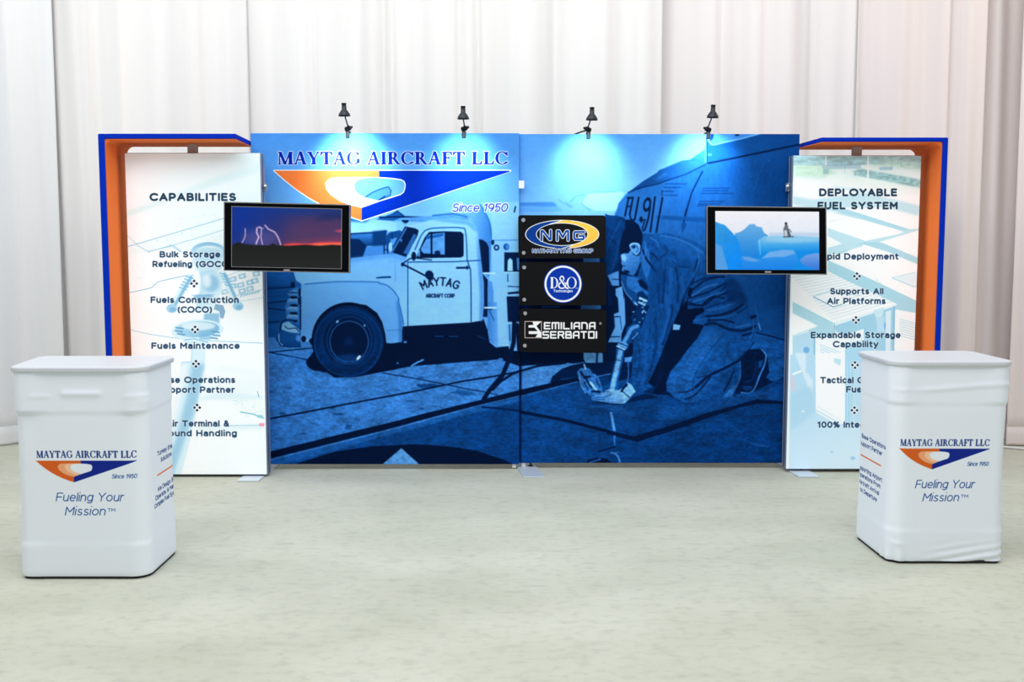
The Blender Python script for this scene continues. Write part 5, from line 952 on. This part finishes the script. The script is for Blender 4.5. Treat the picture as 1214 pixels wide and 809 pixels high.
tag(obj('power_cord', bm, M['cord_white'], smooth=True), 'pale cord lying on the carpet under the right-hand drape', 'cord')

# ------------------------------------------------------------------ mural panels
def mural(name, label, img, x0, x1, z0, z1, Y, feet, clip):
    t = thing(name, label, 'display panel', ((x0+x1)/2, Y+.03, 0), 'mural panels forming the back wall')
    obj('frame', box(x0+.006, x1-.006, Y+.0285, Y+.06, z0+.006, z1-.004, .003), M['alu'], t)
    p = obj('printed_fabric', box(x0, x1, Y-.006, Y+.028, z0, z1, .004), print_mat(name+'_print', img, .9, spec=.06), t); planar_uv(p, x0, x1, z0, z1)
    for f in feet: obj('foot', plate(f, .001, .009, .001), M['steel_plate'], t)
    for fx, zb in ((x0+.02, .0095 if not feet else .0005), (x1-.05, .0095)): obj('leg', box(fx, fx+.028, Y+.012, Y+.05, zb, z0-.0005), M['white_plastic'], t)
    for fx in (() if feet else (x0+.085,)):
        obj('levelling_foot', lathe(bmesh.new(), (fx, Y+.03, .0095), (0, 0, 1), [(0, .018), (.006, .018), (.008, .006), (z0-.010, .006)], 12), M['black_plastic'], t)
    return t
fp = lambda *v: [floor_at(v[i], v[i+1]) for i in range(0, len(v), 2)]
seam = fp(620.5, 566.8, 645.3, 566.8, 632, 549.5, 608.5, 549.5)
ml = mural('mural_panel', 'wide blue mural panel showing an old truck under the company title', art_truck(), lx0, lx1, wz0, wz1, WALL_L, [seam], None)
mr = mural('mural_panel', 'wide blue mural panel showing a man kneeling beside a fuselage', art_plane(), rx0, rx1, rz0, rz1, WALL_R, [], None)
x, z = at(618.3, 219, WALL_L-.02); obj('clip', box(x-.019, x+.019, WALL_L-.022, WALL_L-.0062, z-.027, z+.027, .003), M['white_plastic'], ml, label='white connector clip at the seam')

# ------------------------------------------------------------------ light boxes
def light_box(label, img, x0, x1, z0, z1, Y, foot, side, knob, matname):
    t = thing('light_box', label, 'display panel', ((x0+x1)/2, Y+.06, 0), 'tall lit text panels at the two ends')
    obj('frame', box(x0-.004, x1+.004, Y+.0035, Y+.115, z0-.004, z1+.004, .003), M['alu'], t)
    p = obj('printed_face', box(x0, x1, Y-.004, Y+.003, z0, z1, .002), print_mat(matname, img, .7, emit=.16), t); planar_uv(p, x0, x1, z0, z1)
    xe = x1+.004 if side > 0 else x0-.004
    obj('edge_groove', box(xe-.001 if side > 0 else xe-.002, xe+.002 if side > 0 else xe+.001, Y+.05, Y+.058, z0, z1), M['black_plastic'], t)
    for f in foot: obj('foot', plate(f, .001, .009, .001), M['steel_plate'], t)
    for k in range(2):
        fx = x0+.12+k*(x1-x0-.24); obj('levelling_foot', lathe(bmesh.new(), (fx, Y+.05, .0005), (0, 0, 1), [(0, .02), (.006, .02), (.008, .007), (z0+.01, .007)], 12), M['black_plastic'], t)
    kx, kz = at(knob[0], knob[1], Y+.07); kn = obj('clamp', box(kx-.011, kx+.011, Y+.055, Y+.118, kz-.03, kz+.03, .003), M['alu'], t)
    obj('clamp_knob', lathe(bmesh.new(), (kx+side*.008, Y+.058, kz+.003), (side*.4, -1, 0), [(0, .008), (.012, .008), (.014, .014), (.024, .014), (.028, .009)], 16), M['chrome'], kn, smooth=True)
    return t
lfoot = fp(281, 571.5, 306.5, 571.5, 331.5, 551, 308, 551); rfoot = fp(946.8, 566.6, 971.5, 566.6, 941, 549, 918.5, 549)
lb = light_box('tall white light box headed CAPABILITIES on the left', art_left_box(), bx0, bx1, bz0, bz1, BOX_L, [lfoot], 1, (313, 222), 'capabilities_print')
rb = light_box('tall pale blue light box headed DEPLOYABLE FUEL SYSTEM on the right', art_right_box(), cx0, cx1, cz0, cz1, BOX_R, [rfoot], -1, (935, 222), 'deployable_print')

# ------------------------------------------------------------------ blue and orange surrounds
def surround(label, side, Yf, Yb, px_out_t, px_in, px_back, y_top, y_in, y_back, px_end, px_wall, Yw, box_top, strut_px, Ybox):
    xo, zt = at(px_out_t, y_top, Yf); xi = at(px_in, y_in, Yf)[0]; zi = at(px_in, y_in, Yf)[1]; xe = at(px_end, y_top, Yf)[0]; xw = at(px_wall, 172, Yw)[0]; xbk = at(px_back, 176, Yb)[0]
    th = abs(xi-xo); xob = xbk-side*th*(-1) if False else xbk + side*th
    xi = xo - side*th
    t = thing('surround', label, 'display frame', ((xo+xi)/2, (Yf+Yb)/2, 0), 'blue and orange end surrounds')
    ln = .006
    # upright, plan polygon
    obj('outer_cover', plate([(xo, Yf), (xi, Yf), (xi+side*ln, Yf+.012), (xbk+side*ln, Yb), (xob, Yb)], 0.002, zt, .004), M['royal'], t)
    obj('side_lining', plate([(xi+side*ln*.98, Yf+.010), (xi, Yf+.010), (xi-side*.004, (Yf+Yb)/2-.1), (xbk, Yb), (xbk+side*ln*.98, Yb)], 0.002, zi, .001), M['orange'], t)
    # canopy
    obj('canopy_cover', plate([(xi-side*.0005, Yf), (xe, Yf), (xw, Yw), (xw, Yb), (xbk+side*ln, Yb), (xi, Yf+.05)], zi+ln, zt, .004), M['royal'], t)
    obj('canopy_lining', plate([(xi, Yf+.008), (xe-side*(-.004), Yf+.008), (xw, Yw+.004), (xw, Yb), (xbk, Yb)], zi, zi+ln*.98, .001), M['orange'], t)
    # rounded corner fillet of the lining
    bmf = bmesh.new(); r = .05
    for yy, xx in ((Yf+.012, xi), (Yb-.002, xbk)):
        pass
    A_ = []
    for yy, xx in ((Yf+.012, xi), (Yb-.002, xbk)):
        row = [bmf.verts.new((xx-side*(r-r*math.cos(a)) , yy, zi-r+r*math.sin(a))) for a in np.linspace(0, PI/2, 9)]
        row.append(bmf.verts.new((xx, yy, zi))); A_.append(row)
    for i in range(10): bmf.faces.new((A_[0][i], A_[0][(i+1) % 10], A_[1][(i+1) % 10], A_[1][i]))
    bmf.faces.new(A_[0]); bmf.faces.new(A_[1][::-1]); obj('corner_lining', bmf, M['orange'], t)
    s0, s1 = at(strut_px[0], 172, Ybox+.09)[0], at(strut_px[1], 172, Ybox+.09)[0]
    obj('strut', box(s0, s1, Ybox+.05, Ybox+.09, box_top+.0045, zi, .002), M['strut'], t)
    return t
sl = surround('blue canopy surround with orange lining around the left light box', -1, 7.06, 7.60, 116, 124, 151, 158.5, 165.5, 175, 279.5, 296.5, 7.56, bz1, (224, 235), BOX_L)
sr = surround('blue canopy surround with orange lining around the right light box', 1, 7.24, 7.80, 1124.3, 1117.3, 1085, 163, 169, 177.8, 974, 950, 7.66, cz1, (1009.5, 1020), BOX_R)

# ------------------------------------------------------------------ televisions on arms
def tv(label, art, Y, corners, target, name):
    img, sx0, sx1, sz0, sz1 = art
    P = [at(px, py, Y) for px, py in corners]; cx = sum(p[0] for p in P)/4; cz = sum(p[1] for p in P)/4
    t = thing('television', label, 'television', (cx, Y, cz), 'flat televisions held in front of the panels')
    def inset(k):                                      # k metres inwards
        hw = (P[1][0]-P[0][0])/2; hh = (P[0][1]-P[3][1])/2
        return [(cx+(p[0]-cx)*(hw-k)/hw, cz+(p[1]-cz)*(hh-k)/hh) for p in P]
    obj('housing', slab(P, Y, Y+.045, .006), M['gloss_black'], t)
    obj('rim', slab(P, Y+.004, Y+.012), M['silver'], t).scale = (1.003, 1, 1.004)
    sc = tv_screen[name]; Q = [at(px, py, Y) for px, py in sc]
    qx = sum(p[0] for p in Q)/4; qz = sum(p[1] for p in Q)/4
    bz = obj('inner_bezel', slab([(qx+(p[0]-qx)*1.012, qz+(p[1]-qz)*1.02) for p in Q], Y-.0015, Y+.004), M['silver' if name == 'l' else 'black_plastic'], t)
    s = obj('screen', slab(Q, Y-.003, Y+.003), print_mat('screen_'+name, img, .25, emit=.95, spec=.04, black=True), t, label='lit screen with a '+('lightning storm at dusk' if name == 'l' else 'penguin on blue icebergs')); planar_uv(s, sx0, sx1, sz0, sz1)
    bx_, bz_ = at(*tv_badge[name], Y); obj('maker_badge', box(bx_-.021, bx_+.021, Y-.0022, Y+.002, bz_-.006, bz_+.006, .001), M['badge'], t)
    obj('mount_plate', box(cx-.1, cx+.1, Y+.0455, Y+.062, cz-.1, cz+.1, .003), M['black_plastic'], t)
    tx, ty = target
    obj('arm', tube(bmesh.new(), [(cx, Y+.062, cz), (cx, Y+.11, cz), ((cx*.4+tx*.6), ty-.16, cz), (tx, ty-.06, cz), (tx, ty, cz)], .014, 12), M['black_plastic'], t, smooth=True)
    return t
M['badge'] = mat('pale_badge', S(150, 135, 140), .4, noise=(160, .5, (1, 1, 1)))
tv_screen = {'l': [(275.2, 245.2), (404.8, 248.3), (404.3, 318.5), (275.0, 316.0)], 'r': [(848, 250.4), (970.8, 251.2), (971.2, 320.3), (848.2, 319.8)]}
tv_badge = {'l': (340, 320.6), 'r': (910.5, 322.6)}
tv('black television showing a lightning storm, overlapping the left light box', art_storm(), TV_L, [(265.2, 239.3), (415, 242.6), (414.3, 324), (265.2, 321)], (bx1-.03, BOX_L-.0045), 'l')
tv('black television showing a penguin on ice, overlapping the right light box', art_ice(), TV_R, [(838, 244.3), (979.8, 246), (980.4, 325.8), (838, 325)], (cx0+.03, BOX_R-.0045), 'r')

# ------------------------------------------------------------------ black sign boards on standoffs
def board(label, art, corners, bolts, name):
    img, cv = art; P = [at(px, py, SB) for px, py in corners]; x0, x1 = P[0][0], P[1][0]; z1, z0 = P[0][1], P[2][1]
    t = thing('sign_board', label, 'sign', ((x0+x1)/2, SB+.006, (z0+z1)/2), 'black partner sign boards at the seam')
    r = .02; X0, X1, Z0, Z1 = cv.x0, cv.x1, cv.z0, cv.z1
    pts = [(P[3][0] if i < 7 else P[2][0] if i < 14 else P[1][0] if i < 21 else P[0][0], 0) for i in range(28)]
    rr = round_rect(x0, x1, z0, z1, [r]*4)
    sh = lambda p: (p[0]+(P[3][0]-P[0][0])*(z1-p[1])/(z1-z0), p[1]+(P[1][1]-P[0][1])*(p[0]-x0)/(x1-x0))
    o = obj('board', slab([sh(p) for p in rr], SB, SB+.012, .0015), print_mat('board_'+name, img, .5, spec=.04), t); planar_uv(o, X0, X1, Z0, Z1)
    for px, py in bolts:
        bx_, bz_ = at(px, py, SB); bo = obj('standoff', lathe(bmesh.new(), (bx_, WALL_L-.0062, bz_), (0, -1, 0), [(0, .012), (WALL_L-.0062-SB-.0125, .012)], 18), M['chrome'], t, smooth=False)
        obj('standoff_cap', lathe(bmesh.new(), (bx_, SB-.0002, bz_), (0, -1, 0), [(0, .0145), (.007, .0145), (.010, .012), (.0102, .004), (.008, .003)], 20), M['chrome'], bo, smooth=False)
    return t
board('black sign board with blue and yellow oval logo, topmost of three', art_board_1(), [(614.3, 255.2), (718.3, 255.4), (718.8, 306.4), (614.6, 305.6)], [(620.5, 261.2), (620.9, 300)], 'oval')
board('black sign board with round blue logo, middle of three', art_board_2(), [(615.3, 310.8), (718.8, 311), (719, 362), (615.6, 360.6)], [(621.5, 317.3), (621.6, 355.5)], 'round')
board('black sign board with white block lettering, lowest of three', art_board_3(), [(616.2, 366), (719, 367.5), (718.8, 417.4), (616.4, 415.6)], [(622.7, 371.8), (622.2, 410)], 'block')

# ------------------------------------------------------------------ clip-on arm lamps
def lamp(label, cpx, spx, sy, Yw, ztop, knob_side, cable=False, power=9.0, mirror=1):
    cx = at(cpx, 158, Yw)[0]; Ys = Yw-.33; sx, sz = at(spx, sy, Ys)      # sy: row of the shade's rim
    t = thing('clip_lamp', label, 'lamp', (cx, Yw+.02, ztop), 'black arm lamps clipped to the top of the mural')
    obj('clamp', box(cx-.014, cx+.014, Yw-.022, Yw-.0065, ztop-.035, ztop+.035, .004), M['black_plastic'], t)
    obj('clamp_jaw', box(cx-.014, cx+.014, Yw-.015, Yw+.075, ztop+.0005, ztop+.016, .003), M['black_plastic'], t)
    obj('clamp_knob', lathe(bmesh.new(), (cx+knob_side*.004, Yw-.02, ztop+.03), (knob_side, -.35, .35), [(-.022, .012), (-.018, .017), (.016, .017), (.02, .012), (.036, .007)], 16), M['black_plastic'], t, smooth=False)
    obj('arm', tube(bmesh.new(), [(cx+knob_side*.006, Yw-.02, ztop+.04), ((cx+sx)/2, (Yw+Ys)/2-.03, (ztop+.045+sz+.02)/2+.01), (sx, Ys+.005, sz+.052)], .0052, 10), M['black_plastic'], t, smooth=True)
    ax = Vector((0, .20, -1)).normalized(); top = Vector((sx, Ys, sz))-ax*.085
    sh = obj('shade', lathe(bmesh.new(), top, ax, [(0, .0155), (.044, .0165), (.046, .021), (.056, .027), (.070, .037), (.086, .041), (.0865, .039), (.070, .035), (.057, .025), (.048, .015)], 28, cap=False), M['lamp_black'], t, smooth=True)
    cap_ = obj('socket', lathe(bmesh.new(), top-ax*.0005, ax, [(-.001, .013), (0, .0162), (.006, .0168), (.008, .0158)], 24), M['black_plastic'], sh)
    bu = obj('bulb', lathe(bmesh.new(), top+ax*.040, ax, [(0, .010), (.010, .016), (.022, .018), (.030, .013), (.034, .004)], 18), M['bulb'], sh, smooth=True)
    if cable: obj('cable', tube(bmesh.new(), [(cx-.01, Yw-.012, ztop+.024), (cx-.04, Yw-.005, ztop+.018), (cx-.075, Yw+.03, ztop+.009), (cx-.105, Yw+.070, ztop+.004), (cx-.12, Yw+.078, ztop-.25)], .0055, 8), M['black_plastic'], t, smooth=True)
    l = bpy.data.lights.new('lamp_light', 'SPOT'); l.energy = power; l.color = (.86, .96, 1.0); l.spot_size = math.radians(84); l.spot_blend = 1.0; l.shadow_soft_size = .05
    o = bpy.data.objects.new('lamp_light', l); C.collection.objects.link(o); o.parent = t
    p = top+ax*.09; o.location = p-org(t); tgt = Vector((cx if False else sx, Yw, sz-.29)); o.rotation_euler = (tgt-p).to_track_quat('-Z', 'Y').to_euler()
    return t
M['lamp_black'] = mat('lamp_black_metal', S(45, 48, 54), .3, .6)
LP = 40.0
lamp('leftmost black clip lamp, above the first word of the mural title', 412.5, 408.3, 137.6, WALL_L, wz1, 1, power=LP*1.7)
lamp('black clip lamp standing upright above the truck mural, second from left', 550, 549.2, 141.2, WALL_L, wz1, 1, power=LP*.8)
lamp('black clip lamp with a trailing cable, just right of the seam', 697.5, 701.6, 142.4, WALL_R, rz1, -1, cable=True, power=LP*.95)
lamp('rightmost black clip lamp, above the aircraft tail in the mural', 839.3, 844.8, 139.6, WALL_R, rz1, -1, power=LP*1.25)

# ------------------------------------------------------------------ counters
def resample(pts, n, closed=True):
    P = np.array(pts+[pts[0]]); d = np.r_[0, np.cumsum(np.hypot(*np.diff(P, axis=0).T))]; s = np.linspace(0, d[-1], n+1)
    return np.stack([np.interp(s, d, P[:, 0]), np.interp(s, d, P[:, 1])], 1), s
def counter(label, x0, x1, y0, y1, rs_, roll, zt, img, disp, top_pts, name, skew):
    t = thing('counter', label, 'counter', ((x0+x1)/2, (y0+y1)/2, 0), 'white fabric-wrapped counters at the two sides')
    pts = round_rect(x0, x1, y0, y1, rs_, 8)
    pts = [skew(p) for p in pts]; pts = pts[roll:]+pts[:roll]
    out, s = resample(pts, 220); N = np.roll(out[:-1], -1, 0)-np.roll(out[:-1], 1, 0); N = np.stack([N[:, 1], -N[:, 0]], 1); N /= np.linalg.norm(N, axis=1)[:, None]; N = np.vstack([N, N[:1]])
    zs = np.r_[[.014, .018, .024], np.linspace(.03, zt-.012, 110), [zt-.006, zt-.0005]]
    bm = bmesh.new(); uvl = bm.loops.layers.uv.new('print'); G = []; cen = out[:-1].mean(0)
    for z in zs:
        row = []
        for i in range(220):
            d = disp(s[i] if s[i] < s[-1]*.8 else s[i]-s[-1], z, i); p = out[i]+N[i]*d; row.append(bm.verts.new((p[0], p[1], z)))
        G.append(row+row[:1])
    for a in range(len(zs)-1):
        for i in range(220):
            f = bm.faces.new((G[a][i], G[a][i+1], G[a+1][i+1], G[a+1][i]))
            for lp, (ss, z) in zip(f.loops, ((s[i], zs[a]), (s[i+1], zs[a]), (s[i+1], zs[a+1]), (s[i], zs[a+1]))): lp[uvl].uv = (ss/1.75, z/1.0)

    o = obj('fabric_cover', bm, print_mat('cover_'+name, img, .75, spec=.25), t, smooth=True, keep=True)
    obj('base', plate([tuple(cen+(p-cen)*.985) for p in out[:-1:4]], .0005, .020), M['base_shade'], t)  # dark plate stands in for the shadow strip under the counter
    obj('inner_frame', plate([tuple(cen+(p-cen)*.955) for p in out[:-1:4]], .020, zt-.001), M['white_plastic'], t)
    bt = bmesh.new(); rings = []
    ctr = Vector((cen[0], cen[1], 0))
    for off_, zz in ((.010, zt), (.015, zt+.001), (.0175, zt+.005), (.018, zt+.012), (.018, zt+.018), (.016, zt+.023), (.011, zt+.026), (.004, zt+.0268)):
        rings.append([bt.verts.new(((p+n*off_)[0], (p+n*off_)[1], zz)) for p, n in zip(out[:-1], N[:-1])])
    for a, b_ in zip(rings[:-1], rings[1:]):
        for i in range(220): bt.faces.new((a[i], a[(i+1) % 220], b_[(i+1) % 220], b_[i]))
    bt.faces.new(rings[0]); bt.faces.new(rings[-1][::-1])
    obj('countertop', bt, M['top'], t)
    return t, o
def sm_step(a, b, x): k = min(1, max(0, (x-a)/(b-a))); return k*k*(3-2*k)
gs = lambda x, c, w_: math.exp(-((x-c)/w_)**2)
# left counter
LX0, LX1, LY0, LY1 = -2.406, -1.780, 5.035, 5.52
sk_l = lambda p: (p[0]-.06*(p[1]-LY0)/(LY1-LY0) if p[0] < -2.2 else p[0], p[1])
ZT = 1.022
rl = .05; RL = .085
def front_map(Yf, x_flat, s_flat):
    def f(pp):
        X, Zz = at(pp[0], pp[1], Yf); return (s_flat+(X-x_flat), Zz)
    return f
def disp_l(s, z, i):
    cn = min(1, .25+gs(s, .0, .07)+gs(s, .54, .06)); d = .009*sm_step(.812, .832, z)*cn - .005*sm_step(.58, .812, z)*(1-sm_step(.812, .832, z))*cn
    d -= .004*math.sin(PI*min(1, max(0, (z-.18)/.6)))
    d += .005*(1-sm_step(.165, .19, z))*cn; d -= .006*(1-sm_step(.0, .035, z))
    d += .007*gs(z, .918, .014)*sm_step(.17, .2, s)*(1-sm_step(.36, .39, s)); d += .003*gs(z, .905, .009)*(sm_step(.47, .5, s)*(1-sm_step(.62, .64, s)) + sm_step(.02, .05, s)*(1-sm_step(.11, .14, s)))
    d += .004*gs(s-.1*(.9-z), .60, .02)*sm_step(.2, .4, z)*(1-sm_step(.7, .78, z)); d += .003*math.sin(z*60+s*9)*gs(z, .87, .05)*gs(s, .6, .06)
    return d
flat0 = LX0+rl                                        # start of the flat front, after rolling at this point
Lm = front_map(LY0-.004, flat0, 0.0)
S_side = (LX1-RL-flat0)+RL*PI/2                       # arc length where the inner side begins
sd = lambda Y: S_side+(Y-(LY0+RL))
tx_l = dict(emblem=(41.5, 161.5, 546.8, 572.6), title=(42.5, 161.5, 543.3, .0335), since=(131.5, 163, 568.0, .0215), l1=(65, 147.5, 595.2, .043), l2=(76.5, 125.5, 611.8, .043), tm=(127, 136, 607.3, .016),
            side=[('Turnkey Energy', sd(5.37), .572, .29), ('Solutions', sd(5.36), .532, .17), ('We Design, Build,', sd(5.37), .392, .31), ('Operate, & Maintain', sd(5.36), .356, .37), ('Complex Fuel Systems', sd(5.35), .320, .40)], bar=(sd(5.22), sd(5.50), .476))
img = art_counter('left', Lm, tx_l)
top_l = [(floor_at(px, py, ZT+.026)) for px, py in ((15.8, 436.2), (17, 438.3), (60, 438.8), (165, 438.3), (180, 436.6), (192, 433), (205.8, 427.0), (206, 425.5), (203, 424), (195, 423.3), (64, 423.3), (52, 424.7))]
tcl, ol = counter('white fabric-wrapped counter in front of the light box headed CAPABILITIES', LX0, LX1, LY0, LY1, [rl, RL, .07, .05], 8, ZT, img, disp_l, top_l, 'left', sk_l)
# right counter
RX0, RX1, RY0, RY1 = 1.918, 2.520, 5.285, 5.79
def sk_r(p):
    k = 1 if p[0] < 2.2 else 0
    return (p[0]+.012*(1-(p[1]-RY0)/(RY1-RY0))*k, p[1])
RR = .085; rr_ = .05
ptsr = [sk_r(p) for p in round_rect(RX0, RX1, RY0, RY1, [RR, rr_, .06, .05], 8)]
rollr = 35                                            # start at the foot of the back-left corner, run forwards
seq = ptsr[rollr:]+ptsr[:rollr]; dd = np.r_[0, np.cumsum(np.hypot(*np.diff(np.array(seq), axis=0).T))]
kflat = 1+8; s_flat_r = dd[kflat]; x_flat_r = seq[kflat][0]
Rm = front_map(RY0-.004, x_flat_r, s_flat_r)
sr_ = lambda Y: (seq[0][1]-Y)
def disp_r(s, z, i):
    f = s-s_flat_r; cn = min(1, .3+gs(f, -.06, .07)+gs(f, .47, .06)); d = .008*sm_step(.818, .838, z)*cn - .006*math.sin(PI*min(1, max(0, (z-.16)/.62)))
    d += .004*(1-sm_step(.165, .19, z))*cn; d -= .006*(1-sm_step(.0, .03, z))
    d += .005*gs(z, .90+.03*sm_step(.0, .5, f), .012)*sm_step(.0, .1, f)*(1-sm_step(.5, .62, f)); d += .004*gs(z, .90, .006)*gs(f, -.03, .05)
    lo = 1-sm_step(.03, .15, z); d += lo*.0045*math.sin(z*150-f*26)*sm_step(.05, .3, f)*(1-sm_step(.7, .8, f)); d += (1-sm_step(.02, .09, z))*.006*math.sin(s*95)*gs(f, -.08, .10)
    d += .004*gs(z, .105, .012)*gs(f, -.04, .035)
    return d
tx_r = dict(emblem=(1066.8, 1174.5, 532.6, 557.2), title=(1068, 1174, 529.3, .0335), since=(1147.3, 1174, 553.2, .0215), l1=(1085.5, 1157.5, 579.7, .043), l2=(1094.5, 1138.5, 595.2, .043), tm=(1140, 1148.5, 591, .016),
            side=[('Air Base Operations', sr_(5.59), .575, .42), ('Support Partner', sr_(5.59), .533, .33), ('Supporting Airport', sr_(5.60), .395, .37), ('Operations From', sr_(5.60), .357, .33), ('Aircraft Arrival', sr_(5.60), .317, .30), ('to Departure', sr_(5.60), .276, .25)], bar=(sr_(5.75), sr_(5.44), .478))
img = art_counter('right', Rm, tx_r)
top_r = [(floor_at(px, py, ZT+.026)) for px, py in ((1016.9, 421.5), (1018.5, 423.2), (1035, 427.6), (1049, 429.5), (1063, 430.3), (1190, 429.3), (1196.5, 428.2), (1196, 426.6), (1187, 424.8), (1152, 419.6), (1140, 418.9), (1028, 418.8), (1019, 420))]
tcr, orr = counter('white fabric-wrapped counter with wrinkled hem, in front of the pale blue light box', RX0, RX1, RY0, RY1, [RR, rr_, .06, .05], rollr, ZT, img, disp_r, top_r, 'right', sk_r)
